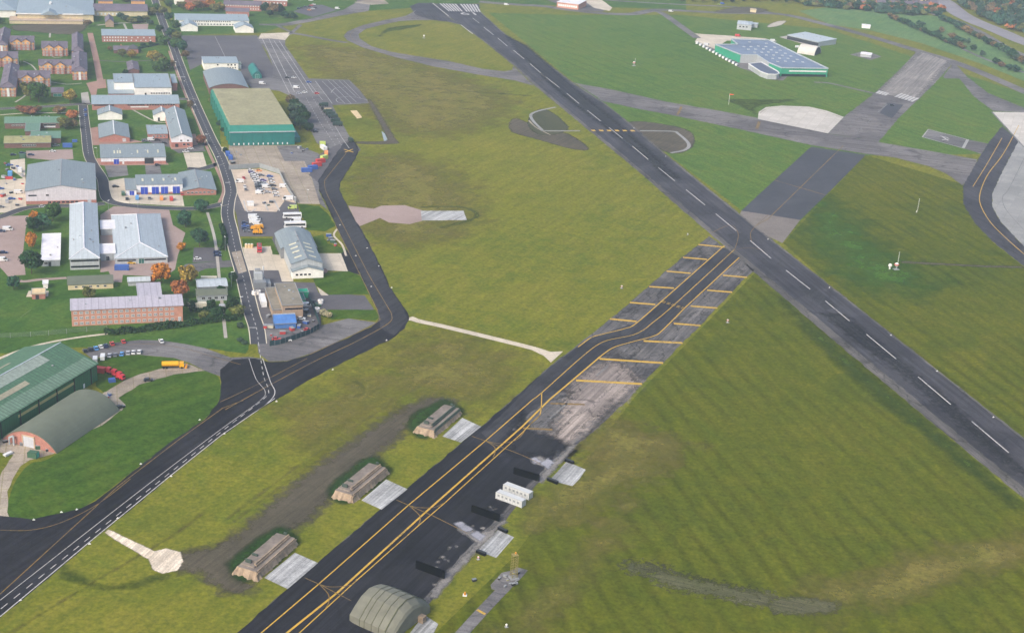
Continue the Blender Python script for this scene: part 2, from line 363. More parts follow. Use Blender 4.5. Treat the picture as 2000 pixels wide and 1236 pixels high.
# ================================================================ ground
b=MB(); n=24
for i in range(n):
    for j in range(n):
        x0=-6000+500*i; y0=-2500+500*j; b.poly([(x0,y0,0),(x0+500,y0,0),(x0+500,y0+500,0),(x0,y0+500,0)])
o=b.build('ground',g_air); o['kind']='structure'
sheet('grass_field',[(1475,532),(2000,980),(2300,1240),(2300,1600),(600,1700),(850,1236),(1000,1090),(1240,775)],g_strp,.4)
sheet('grass_field',[(955,26),(1130,30),(1330,30),(1620,58),(2050,200),(2050,300),(1691,304),(1563,432),(1528,472),(1300,298),(1120,160)],g_north,.4)
sheet('grass_field',[(1530,475),(1690,303),(1880,360),(1940,475),(2050,560),(2350,700),(2350,1150),(2000,855),(1625,560)],g_strp,.6)
sheet('grass_field',[(19,1009),(62,1014),(159,992),(281,903),(400,817),(428,780),(431,755),(425,735),(400,724),(340,730),(272,750),(233,776),(110,886),(60,905),(30,940),(14,990)],g_green,.6,True)
sheet('lawn',[(-400,20),(300,-10),(420,170),(455,500),(505,640),(480,690),(300,668),(0,690),(-600,720)],g_camp,.3)
sheet('lawn',[(330,-12),(760,-12),(1340,-14),(1340,20),(940,6),(720,22),(560,50),(515,64),(340,70)],g_camp,.4)
def dry(px,lv=1,f=10): patch('dry_grass',px,g_pd,lv,f,3)
g_pl2=grassm('grass_fresh_patch',[(.07,.125,.02),(.05,.11,.016),(.035,.085,.013)],None,.02,True)
def lush(px,lv=1.2,f=7,st=3): patch('lush_grass',px,g_pl2 if f>20 else g_pl,lv,f,st)
dry([(1200,825),(1330,870),(1290,920),(1240,950),(1140,1010),(1030,1040),(1040,980),(1130,920),(1150,880)],1,12)
dry([(1240,950),(1180,1040),(1080,1130),(960,1236),(930,1300),(1010,1300),(1120,1150),(1230,1020)],1,12)
dry([(1560,1150),(1660,1120),(1800,1075),(2000,1040),(2100,1040),(2000,1100),(1750,1180),(1600,1200)],1,12)
dry([(1350,880),(1320,860),(1180,820),(1120,880),(1250,900)],1.1,16)
dry([(560,800),(700,740),(840,650),(980,690),(1010,740),(930,790),(800,780),(650,880)],1,26)
dry([(700,330),(760,300),(880,330),(930,420),(860,470),(740,470),(690,420)],1,26)
dry([(590,90),(720,100),(900,150),(1000,200),(900,260),(760,250),(640,150)],1,26)
lush([(1545,590),(1660,695),(1870,870),(1985,975),(1970,985),(1850,890),(1640,715),(1530,600)],1.3,5)
lush([(1590,380),(1640,400),(1760,500),(1840,540),(1800,575),(1680,570),(1600,500),(1560,450)],1.3,26)
lush([(1480,225),(1440,205),(1420,195),(1480,195),(1560,195),(1480,208)],1.3,3)
lush([(740,70),(760,55),(820,48),(815,53),(760,62),(745,72)],1.3,2)
m_scr=paved('scraped_soil',(.05,.056,.02),(.1,.096,.05),None,(-ang(R(105)),.5),.4)
alph(m_scr.node_tree,m_scr.node_tree.nodes['Principled BSDF'],gco(m_scr.node_tree),.5,2.4,(.45,.85))
patch('scraped_ground',[(1270,1105),(1340,1118),(1430,1140),(1520,1160),(1500,1188),(1400,1170),(1280,1142)],m_scr,1.5,5,1.5)
patch('scraped_ground',[(1515,1165),(1630,1172),(1630,1198),(1510,1198)],m_scr,1.5,3,1.5)
patch('scraped_ground',[(1215,1095),(1290,1100),(1300,1125),(1225,1120)],m_scr,1.45,5,1.5)
# soil strips round the earth-covered shelters
for q in ([(345,1082),(400,1068),(440,1054),(512,996),(600,922),(700,852),(790,795),(850,774),(890,782),(880,798),(822,808),(782,855),(705,916),(655,970),(605,1018),(545,1056),(474,1112),(500,1150),(440,1160),(390,1124),(350,1116)],):
    patch('bare_soil',q,m_dirt,1.6,6,1.5)
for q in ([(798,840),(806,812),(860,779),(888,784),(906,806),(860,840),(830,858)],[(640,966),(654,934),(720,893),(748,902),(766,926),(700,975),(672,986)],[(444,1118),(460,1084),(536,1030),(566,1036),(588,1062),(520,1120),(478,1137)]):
    patch('painted_shade_grass',q,g_pdk,1.9,1.8,1)  # shadow beside each shelter, painted as a dark green patch
patch('bare_soil',[(995,240),(1010,232),(1050,248),(1110,262),(1150,290),(1120,292),(1040,270),(1000,258)],m_dirt,1.6,2,1.5)
patch('bare_soil',[(1030,240),(1050,215),(1075,218),(1110,248),(1090,262),(1050,262)],m_dirtd,1.7,2,1.5)
patch('bare_soil',[(1225,240),(1260,238),(1330,250),(1355,265),(1350,290),(1310,300),(1260,275),(1235,255)],m_dirt,1.6,2,1.5)
patch('chalk_track',[(205,1040),(212,1033),(222,1038),(302,1076),(325,1070),(352,1078),(358,1095),(346,1114),(318,1120),(298,1112),(290,1092),(218,1050)],c_chip,2,.5,.6,False)
patch('worn_grass',[(105,1090),(130,1110),(200,1140),(260,1135),(320,1120),(322,1126),(260,1148),(190,1152),(120,1125)],g_pl,1.4,3,2)
# ================================================================ main runway
RL=[(800,-8),(845,6),(875,33),(900,49),(947,83),(1003,128),(1040,164),(1238,328),(1390,460),(1600,641),(1850,850),(2000,973),(2300,1225)]
RR=[(940,-6),(939,24),(988,68),(1022,88),(1124,165),(1183,203),(1238,247),(1300,301),(1500,462),(1625,560),(2000,855),(2300,1090)]
rw=sheet('runway_shoulder',[(845,6)]+RL[2:]+RR[::-1][:-1],a_sh,2)
def inset(A,B,f): return [(a[0]+(b[0]-a[0])*f,a[1]+(b[1]-a[1])*f) for a,b in zip(A,B)]
L2=[(850,8),(884,38),(905,52),(952,84),(1010,130),(1048,165),(1250,330),(1405,462),(1622,642),(1874,850),(2026,973),(2330,1225)]
R2=[(936,8),(937,24),(985,69),(1019,89),(1120,165),(1179,203),(1234,248),(1296,302),(1495,462),(1620,560),(1994,855),(2290,1090)]
rwy=sheet('runway',L2+R2[::-1],a_rwy,3)
ST=[((923,36),(936,46)),((945,54),(964,69)),((972,75),(991,91)),((1003,99),(1024,116)),((1035,125),(1056,143)),((1066,151),(1093,172)),((1107,183),(1131,203)),((1147,216),(1173,237)),((1190,250),(1216,271)),((1235,286),(1266,312)),((1286,328),(1318,354)),((1340,371),(1377,401)),((1398,418),(1438,451)),((1465,470),(1506,505)),((1535,528),(1582,565)),((1612,588),(1659,627)),((1692,653),(1750,701)),((1793,736),(1857,790)),((1898,823),(1970,884)),((2010,920),(2090,985))]
lines('centre_line',[(s,.62) for s in ST],w_line,4,rwy)
b=MB()
for i in range(12):
    t=(i+.18+(0 if i<6 else .0))/12*.93+(.0 if i<6 else .07); t2=t+.046
    f=lambda a,c,t:G(a[0]+(c[0]-a[0])*t,a[1]+(c[1]-a[1])*t)
    q=[f((857,7.5),(932,9.5),t),f((857,7.5),(932,9.5),t2),f((875,22.5),(940,24),t2),f((875,22.5),(940,24),t)]
    b.poly([(p.x,p.y,4*LZ) for p in reversed(q)])
b.build('threshold_marking',w_line,rwy)
tc=bpy.data.curves.new('runway_number','FONT'); tc.body='19'; tc.size=22; tc.align_x='CENTER'; tc.materials.append(w_line)
to=bpy.data.objects.new('runway_number',tc); COL.objects.link(to); to.parent=rwy; p=G(914,25); to.location=(p.x,p.y,4*LZ); to.rotation_euler=(0,0,math.pi-RWY)
lines('edge_line',[([(845,7),(876,32)],1.),([(900,49),(923,67)],1.),],w_line,4,rwy)
lines('arrestor_marking',[([(1155+15.3*i,255.3+.1*i),(1163+15.3*i,255.4+.1*i)],4.2) for i in range(6)],y_line,4,rwy)
lines('taxi_line',[([(1390,455),(1425,440),(1440,452),(1441,468),(1434,489)],.35,True),([(1500,420),(1478,440),(1466,455),(1468,472)],.35,True),([(1434,489),(1460,484),(1490,488)],.3,True),([(1045,160),(1070,155),(1060,148),(1056,142)],.3,True)],y_old,4,rwy)
m_rub=paved('rubber_marks',(.018,.018,.021),(.034,.034,.038),None,(-ang(RWY),.5),.3,True)
patch('rubber_marks',[(985,68),(1010,100),(1100,190),(1250,300),(1300,345),(1330,350),(1220,250),(1120,170),(1030,90)],m_rub,3.3,6,2,False)
patch('rubber_marks',[(1600,610),(1780,745),(1960,905),(2020,940),(1860,790),(1650,615)],m_rub,3.3,6,2,False)
for q in ([(1170,222),(1190,220),(1216,243),(1196,246)],[(1420,458),(1450,455),(1472,475),(1440,480)],[(1560,560),(1585,556),(1640,600),(1612,606)]): sheet('asphalt_repair',q,a_taxi,3.35)
# turn pad and loop taxiway
sheet('taxiway',[(800,13),(818,6),(845,6),(880,38),(905,50),(874,43),(845,40),(812,30)],a_rwy,2.6)
outer=[(818,18),(793,32),(747,41),(708,50),(679,62),(671,71),(679,80),(708,93),(764,110),(845,130),(926,145),(1007,158),(1042,168)]
inner=[(1003,130),(1001,137),(985,140),(942,135),(877,120),(812,110),(764,102),(725,91),(702,76),(700,67),(715,57),(747,49),(780,42),(812,40),(845,40),(875,42),(880,34)]
lp=sheet('taxiway',outer+inner,a_per,2.4)
lines('taxi_line',[([(880,36),(820,31),(760,44),(710,53),(686,66),(692,80),(730,97),(800,112),(900,134),(1000,150),(1060,155)],.35,True)],y_old,3,lp)
lines('edge_line',[([(700,67),(702,76),(725,91)],.7,True),([(812,21),(793,32),(747,41)],.8,True),([(874,42),(900,49)],.8)],w_old,3,lp)
# northern perimeter track
road('perimeter_track',[(936,4),(1000,9),(1065,13),(1110,20),(1180,27),(1235,28),(1268,22),(1300,20),(1400,25),(1520,28),(1600,45),(1700,72),(1790,99),(1850,117),(1910,140),(2060,205)],14,a_per,2.2)
road('perimeter_track',[(1262,22),(1290,25),(1330,52),(1362,75)],9,a_per,2.3)
road('road',[(1180,0),(1230,4),(1340,10),(1440,15),(1520,28)],8,a_per,2.0)
road('road',[(1590,161),(1620,163),(1660,172),(1712,184)],5,a_per,2.1)
# west-east crossing taxiway
sheet('taxiway',[(1121,162),(1131,164),(1202,177),(1300,199),(1405,217),(1475,230),(1615,261),(1716,278),(1825,297),(1909,312),(1900,345),(1879,362),(1849,340),(1814,325),(1747,308),(1691,301),(1585,284),(1440,252),(1300,223),(1251,214),(1176,198),(1160,186)],a_per,2.5)
lx=lines('hold_line',[([(1323,225),(1331,209)],2.),([(1478,253),(1483,238)],2.4)],y_old,3,None); lx.name='hold_marking'; lx['kind']='structure'
# old runway, NE continuation
sheet('old_runway',[(1617,261),(1648,229),(1709,182),(1755,140),(1793,98),(1863,122),(1825,164),(1785,203),(1755,231),(1716,278)],a_per,2.7)
patch('pale_concrete',[(1712,182),(1755,141),(1800,100),(1855,120),(1820,160),(1788,198)],paved('concrete_worn_pale',(.17,.155,.145),(.27,.245,.22),None,(-ang(OLDR),.4),.3,True),2.75,6,3,False)
sheet('asphalt_patch',[(1718,221),(1733,201),(1765,205),(1742,232)],a_road,3)
lines('threshold_marking',[([(1712+i*5.4,183+i*1.3),(1719+i*5.4,178+i*1.3)],2.2) for i in range(4)]+[([(1749+i*6.2,190+i*1.8),(1762+i*6.2,183+i*1.8)],2.2) for i in range(6)],w_line,4.4,None)['kind']='structure'
lines('centre_line',[([(1733,204),(1712,222)],.8),([(1702,233),(1692,243)],.8),([(1684,250),(1672,262)],.8)],w_old,3.4,None)['kind']='structure'
sheet('asphalt_strip',[(1448,412),(1500,364),(1584,287),(1691,303),(1630,365),(1563,430)],a_road,2.8)
ap=sheet('concrete_pad',[(1448,412),(1563,430),(1528,475),(1500,462),(1445,418)],paved('pad_brown',(.15,.13,.115),(.21,.185,.165)),2.85)
lines('taxi_line',[([(1647,285),(1500,428),(1478,440)],.6),([(1512,352),(1614,382)],.9)],y_old,3.4,None)['kind']='structure'
sheet('concrete_apron',[(1480,233),(1482,219),(1496,210),(1527,207),(1580,209),(1615,217),(1648,229),(1617,261)],c_pale,2.9)
road('apron_kerb',[(1484,222),(1498,213),(1527,210),(1580,212),(1615,220),(1645,231)],.8,c_old,3.1)
sheet('helipad',[(1801.5,268),(1813,253),(1890,273),(1881,290)],a_grey,2.6)
sheet('helipad_link',[(1881,290),(1890,273),(1930,281),(1917,301)],a_per,2.6)
lines('helipad_marking',[([(1801.5,268),(1813,253),(1890,273),(1881,290),(1801.5,268)],.9),([(1881,290),(1890,273)],2.2),([(1836,266),(1852,270)],1.6),([(1840,274),(1854,272)],1.2),([(1838,266),(1852,275)],1.4)],w_line,3,None)['kind']='structure'
sheet('taxiway',[(1957,247),(1931,279),(1906,319),(1881,363),(1881,398),(1902,433),(1937,471),(2000,520),(2150,640),(2220,640),(2000,482),(1954,433),(1938,404),(1938,378),(1954,343),(1989,276)],a_rwy,2.7)
lines('taxi_line',[([(1990,245),(1960,300),(1930,340),(1915,375),(1915,400),(1935,435),(1970,470),(2010,505)],.5,True),([(1957,270),(1925,325),(1900,365)],.4,True)],y_line,3,None)['kind']='structure'
sheet('apron',[(1989,276),(1954,343),(1938,378),(1938,404),(1954,433),(2000,482),(2220,640),(2400,500),(2200,300),(2000,278)],c_grey,2.6)
sheet('apron',[(1937,219),(2000,220),(2200,240),(2200,360),(2000,288)],c_pale,2.9)
lines('apron_line',[([(2000,310),(1970,370),(1958,385),(1965,410),(2000,450)],.4,True),([(1937,219),(2000,288)],1.5)],w_old,3.3,None)['kind']='structure'
sheet('taxiway',[(1863,122),(1888,150),(1930,182),(1975,201),(2100,250),(2100,225),(1940,217),(1902,189),(1874,154),(1845,154),(1842,150)],a_per,2.75)
# ================================================================ old runway SW part (dispersal apron and taxiway)
OL=[(462,1236),(562,1149),(620,1099),(747,991),(797,952),(940,833),(1020,764),(1074,715),(1165,645),(1228,594),(1302,528),(1385,461)]
OR=[(1473,528),(1456,542),(1429,572),(1399,602),(1368,635),(1333,670),(1296,708),(1254,749),(1228,780),(1116,879),(1054,941),(977,1026),(900,1105),(840,1176),(790,1236)]
sheet('old_runway',[(300,1380)]+OL+OR+[(650,1420)],a_old,2)
sheet('apron',[(300,1380),(462,1236),(562,1149),(620,1099),(747,991),(797,952),(940,833),(1020,764),(1055,733),(1070,745),(1040,783),(1020,806),(1000,840),(1030,850),(1060,860),(1090,868),(1080,895),(1040,938),(967,1015),(890,1098),(830,1166),(780,1236),(640,1410)],a_dark,2.4)
patch('asphalt_edge',[(1020,800),(1030,835),(1070,850),(1110,868),(1100,885),(1050,890),(990,880)],a_dpt,2.6,5,1.5)
patch('pale_concrete',[(1130,735),(1195,705),(1248,738),(1226,768),(1158,830),(1102,872),(1075,862),(1100,800)],a_pale,2.3,8,1.5)
tx=sheet('taxiway',[(1411,482),(1294,585),(1242,631),(1176,652),(1154,659),(1127,677),(1090,705),(1055,733),(1000,790),(940,845),(960,870),(1020,820),(1072,778),(1173,697),(1198,681),(1234,670),(1275,659),(1294,647),(1340,602),(1447,503)],a_taxi,2.8)
lines('edge_line',[([(1415,480),(1294,587)],.6),([(1294,587),(1242,632),(1220,642),(1176,653),(1154,660),(1129,678)],.6,True),([(1444,503),(1337,602)],.6),([(1337,602),(1294,645),(1275,657),(1234,668),(1198,679),(1173,696)],.6,True),([(1173,696),(1074,780),(1020,833),(828,1003),(659,1157),(555,1240)],.8),([(1055,810),(1035,829),(1020,845),(863,987),(820,1024),(690,1139),(580,1240)],.4)],y_line,3.6,tx)
lines('taxi_line',[([(1433,489),(1315,597),(1275,630),(1256,645),(1234,655),(1190,664),(1165,675),(1132,701),(1058,767),(1041,780)],.4,True),([(1041,780),(948,861),(797,987),(624,1139),(505,1240)],.45),([(1058,767),(1057,795),(1053,812),(1035,829)],.4,True),([(1294,588),(1338,602)],.5,False,(2,1)),([(1292,590),(1336,604)],.5,False,(2,1))],y_line,3.6,tx)
lines('stand_line',[([(922,852),(948,861),(1020,889),(1055,905)],.35),([(774,976),(799,987),(847,1008),(913,1041)],.35),([(595,1128),(624,1141),(686,1173)],.35)],y_old,3.6,tx)
lines('lead_in_line',[([(948,861),(978,866),(1010,858),(1026,840)],.35,True),([(948,861),(965,872),(967,883),(963,893)],.35,True),([(799,987),(817,991),(847,991),(865,983)],.35,True),([(799,987),(819,1006),(820,1018),(816,1026)],.35,True),([(624,1141),(647,1146),(686,1142),(697,1130)],.35,True),([(624,1141),(641,1160),(642,1176),(636,1187)],.35,True)],y_old,3.7,tx)
BARS=[((1364,478),(1415,483)),((1334,503),(1381,507)),((1302,530),(1349,534)),((1268,560),(1316,563)),((1230,591),(1280,595)),((1191,623),(1243,628)),((1412,538),(1459,542)),((1381,567),(1430,571)),((1349,598),(1401,602)),((1316,632),(1368,636)),((1257,666),(1333,670)),((1171,701),(1295,709)),((1125,743),(1254,750))]
lines('closed_bar',[(q,2.1) for q in BARS],y_line,3.2,tx)
lines('faded_bar',[([(1075,788),(1142,790)],1.6),([(1021,836),(1079,839)],1.6)],y_old,3.2,tx)
lines('worn_centre_line',[([(1165,734),(1188,714)],.9),([(1217,687),(1227,678)],.8),([(1056,833),(1110,785)],.9),([(1135,760),(1150,747)],.6)],w_old,3.2,tx)
for q in ([(864,852),(903,816),(940,833),(900,864)],[(706,977),(754,936),(796,955),(745,995)],[(516,1128),(576,1079),(621,1099),(562,1150)],[(1073,938),(1107,901),(1144,917),(1132,935),(1118,949)],[(931,1075),(973,1034),(1004,1049),(969,1089)],[(790,1250),(828,1200),(856,1218),(840,1250)]):
    sheet('concrete_stand',q,c_slab,2.5)
for q in ([(1035,896),(1055,890),(1080,905),(1100,880),(1110,880),(1060,940),(1050,935),(1075,915),(1040,905)],[(890,1022),(935,1040),(955,1035),(985,1012),(990,1018),(920,1088),(850,1170),(835,1165),(870,1120),(930,1060),(895,1035)],[(1112,872),(1128,868),(1060,944),(1045,938)]):
    patch('gravel_stain',q,p_gravel,2.7,1.6,.8,False)
road('path',[(1020,1110),(1004,1128),(978,1155),(940,1195),(890,1250)],4.2,a_grey,2)
sheet('equipment_pad',[(958,1142),(980,1118),(1006,1112),(1018,1126),(990,1158),(960,1150)],a_grey,2.1)
road('yellow_bar',[(932,1190.5),(948,1199)],1.,y_line,2.5,False)
for q,mm in (([(886,1021),(902,1019),(926,1034),(908,1041)],c_pale),([(917,1044),(932,1036),(950,1047),(938,1057)],c_pale),([(1035,896),(1048,893),(1058,902),(1044,906)],c_pale),([(1055,905),(1070,894),(1083,903),(1070,917)],c_pale)): patch('concrete_repair',q,mm and paved('concrete_repair_pale',(.2,.2,.225),(.34,.34,.37),None,None,.3,True),2.9,1.2,.6,False)
for i in range(26):
    u=random.uniform(840,1000); v=1180-(u-840)*1.02+random.uniform(-75,-8); s_=random.uniform(2,6); patch('gravel_stain',[(u-s_,v),(u,v-s_*.6),(u+s_*1.3,v-s_*.2),(u+s_*.3,v+s_*.7)],p_gravel,2.6,.8,.7,False)
# chalk road between the taxiways
road('chalk_road',[(800,620),(818,627),(860,636),(960,660),(1040,680),(1068,689)],4.2,c_con,1.8)
sheet('chalk_road',[(1040,678),(1075,687),(1100,686),(1076,708),(1062,695),(1040,684)],c_con,1.85)
# ================================================================ southern loop taxiway, camp side
tl=[(662,293),(629,342),(621,354),(623,372),(641,406),(655,440),(679,491),(705,538),(738,608),(743,621),(725,639),(668,665),(609,691),(560,706),(525,707),(498,700),(455,702),(430,722),(431,755),(428,782),(400,819),(353,850),(281,903),(187,978),(159,992),(125,1001),(62,1014),(19,1009),(-30,1003),(-200,1000)]
tr=[(-200,1340),(0,1206),(175,1060),(334,930),(432,852),(505,801),(540,780),(590,750),(640,722),(700,693),(765,662),(790,642),(799,625),(797,612),(785,595),(760,560),(749,530),(725,484),(702,441),(693,430),(673,392),(663,372),(664,358),(679,334),(695,309),(701,293),(694,279),(687,272)]
st=sheet('taxiway',tl+tr,a_dark,2.6)
sheet('taxiway_surface',[(664,293),(631,342),(623,354),(625,372),(643,406),(657,440),(681,491),(707,538),(740,610),(742,640),(770,655),(797,625),(784,595),(759,560),(724,484),(692,430),(662,372),(663,358),(678,334),(693,309),(699,293),(692,279),(670,280)],a_taxi,2.8)
lines('edge_line',[([(676,300),(640,345),(634,356),(638,378),(660,420),(690,478),(722,540),(755,596),(765,616),(758,632),(700,665),(620,703),(540,745),(440,800)],.4,True),([(655,440),(703,536),(738,608),(742,625),(724,638),(605,692)],.4)],y_old,3.2,st)
lines('taxi_line',[([(430,785),(490,757),(600,700)],.35,True),([(475,782),(435,797),(350,858),(230,950),(0,1160)],.35),([(0,1035),(60,1035),(120,1020),(190,985),(255,935)],.3,True)],y_old,3.2,st)
lines('road_edge_line',[([(537,778),(432,850),(334,928),(175,1058),(0,1204)],.38),([(486,700),(500,740),(518,765),(505,785),(432,838),(280,953),(0,1172)],.24,True),([(513,700),(528,745),(537,765),(528,782),(500,804)],.35,True)],w_line,3.3,st)
lines('road_centre_line',[([(505,672),(515,735),(524,760),(516,778),(430,845),(260,981),(0,1190)],.32,True,(3.2,3.2))],w_line,3.3,st)
sheet('apron',[(705,293),(687,272),(640,292),(621,305),(612,330),(603,342),(625,360),(640,345)],a_park,2.4)
road('taxi_cross',[(672,292),(690,298)],1.1,y_line,3.3,False); road('taxi_cross',[(674,298),(689,292)],1.1,y_line,3.32,False)
# camp loop road past the hangar with parked cars
sheet('road',[(159,684),(226,669),(272,664),(317,665),(362,672),(400,680),(450,698),(486,697),(512,700),(500,745),(450,735),(430,735),(400,724),(371,709),(340,699),(272,693),(215,695),(179,700)],a_grey,2.3)
lines('taxi_line',[([(215,678),(272,672),(317,674),(362,681),(410,695),(470,712)],.3,True)],y_old,3.,None)['kind']='structure'
sheet('apron_edge',[(498,640),(535,645),(610,640),(680,622),(735,630),(668,664),(609,690),(560,705),(525,706),(505,690)],a_grey,2.3)
sheet('track',[(204,767),(245,742),(272,731),(310,721),(362,709),(400,724),(340,731),(272,751),(231,777),(245,790),(238,800),(200,830),(150,850)],c_old,2.2)
sheet('track',[(0,930),(25,890),(35,870),(25,850),(40,838),(110,870),(105,886),(60,897),(40,910),(14,960),(14,1000),(19,1012),(-20,1012)],c_old,2.2)
sheet('lawn',[(185,700),(272,693),(340,699),(371,711),(310,721),(272,731),(245,742),(204,767),(188,755)],g_green,1)
# ================================================================ object materials
brickm('brick_red','a5655a','b27668','b09a8c'); brickm('brick_orange','c88d76','bd8069','c0a898'); brickm('brick_tan','a99078','9c846c','a89a88'); brickm('brick_dark','6e4a42','78544a','80706a')
ribbed('clad_white','dedcde','x',1.2,.9,.1); ribbed('clad_grey','a9adae','x',1.2,.85,.1); ribbed('clad_green','2f6a45','x',1.4,.72,.16)
ribbed('clad_teal','2a7a6c','x',1.5,.75,.12); ribbed('clad_pink','cdc6ca','x',1.0,.92,.1); plain('render_white','e6e2da',.8); plain('render_cream','cdbd98',.8); plain('render_orange','dca468',.8)
ribbed('roof_grey','7e888b','x',1.2,.86,.1); ribbed('roof_bluegrey','8d9aa0','x',1.5,.88,.1); ribbed('roof_light','aab2b6','x',3.0,.78,.07); ribbed('roof_lighty','aab2b6','y',3.0,.78,.07)
ribbed('roof_green','61806a','x',1.6,.85,.12); ribbed('roof_hangar','4f7157','x',1.9,.7,.25,.7,.2); ribbed('roof_seam','aba6ae','x',3.05,.45,.05); ribbed('roof_mauve','a6a0aa','x',1.6,.8,.1)
plain('roof_slate','645c66',.8,0,.2,.9); plain('roof_khaki','89866a',.85,0,.16,.5); plain('roof_felt','7d776a',.9,0,.2,.6); plain('roof_dark','4e4e50',.85); plain('roof_white','d9d6d8',.6); plain('roof_yellow','8f8c62',.8,0,.2); plain('felt_green','63695a',.9,0,.1,.3)
plain('wall_teal','1f6d66',.6,0,.1,.7); plain('slope_teal','2a7665',.6); plain('trim_white','d8d8d6',.6); plain('trim_grey','8b8d8e',.6); plain('glass','1c2126',.15,0,.2,2,.6); plain('door_blue','2c44a8',.5); plain('door_grey','b4b6bc',.6)
plain('door_green','24594f',.6); plain('skylight','c9c3a8',.4); plain('strip_yellow','a9a26c',.6); plain('metal_dark','2c2e31',.6); plain('metal_grey','808487',.5,.2); plain('black_board','060709',.95,0,.1,.8,.0)
plain('blue_sheet','4a74ae',.5,0,.15,.8); plain('green_canvas','2fa07a',.7); plain('rubber','141414',.9); plain('bark','4a3d2e',.95,0,.3,3); plain('yellow_steel','857a48',.6); plain('orange_paint','c98a3a',.6); plain('red_paint','b4313a',.5)
plain('earth_tan','92806c',.95,0,.3,.8); plain('deck_brown','7b7168',.95,0,.26,.6); plain('deck_green','4a564a',.95,0,.25,.5); plain('box_green','3f4a44',.9); plain('canvas_olive','6c6c60',.9,0,.16,.35); plain('canvas_dark','53553f',.9,0,.16,.5)
plain('chalk_white','e2ddd5',.7); plain('military_green','2c4038',.7,0,.2,1.); plain('tent_white','c4beb4',.8); plain('stone_buff','b59f88',.9); plain('teal_fence','1e3d42',.8,0,.2,1.); plain('fence_grey','8a8f90',.7); plain('cream_tile','cbb48a',.8,0,.15,1.)
objcol('car_paint'); objcol('leaves',.9,.1,True); objcol('painted_steel',.55,.3)
M=MATS
NMF={'F':0,'R':math.pi/2,'B':math.pi,'L':-math.pi/2}
WC={}
def winmesh(kind,w,h,fr,pane):
    k=(kind,round(w,2),round(h,2),fr,pane)
    if k not in WC:
        b=MB(); 
        if fr: b.box(-w/2-.12,-.06,-h/2-.12,w/2+.12,.1,h/2+.12,0)
        b.box(-w/2,-.10,-h/2,w/2,.1,h/2,1 if fr else 0)
        if fr and w>.9: b.box(-.04,-.13,-h/2,.04,.1,h/2,0)
        WC[k]=b.mesh(kind,[M[fr],M[pane]] if fr else [M[pane]])
    return WC[k]
def fac(root,kind,face,Wd,D,x,z,w,h,fr='trim_white',pane='glass',label=None):
    me=winmesh(kind,w,h,fr,pane); o=link(kind,me,root)
    p={'F':(x,0),'R':(Wd,x),'B':(x,D),'L':(0,x)}[face]; o.location=(p[0],p[1],z); o.rotation_euler=(0,0,NMF[face])
    if label: o['label']=label
    return o
def hz_solve(u,vb,vt):
    P=G(u,vb); lo,hi=0.,60.
    for _ in range(30):
        m=(lo+hi)/2; d=np.array([P.x,P.y,m-HC]); v=618-FOC*(d@UPV)/(d@FW)
        if v>vt: lo=m
        else: hi=m
    return m
GA=R(72.6)
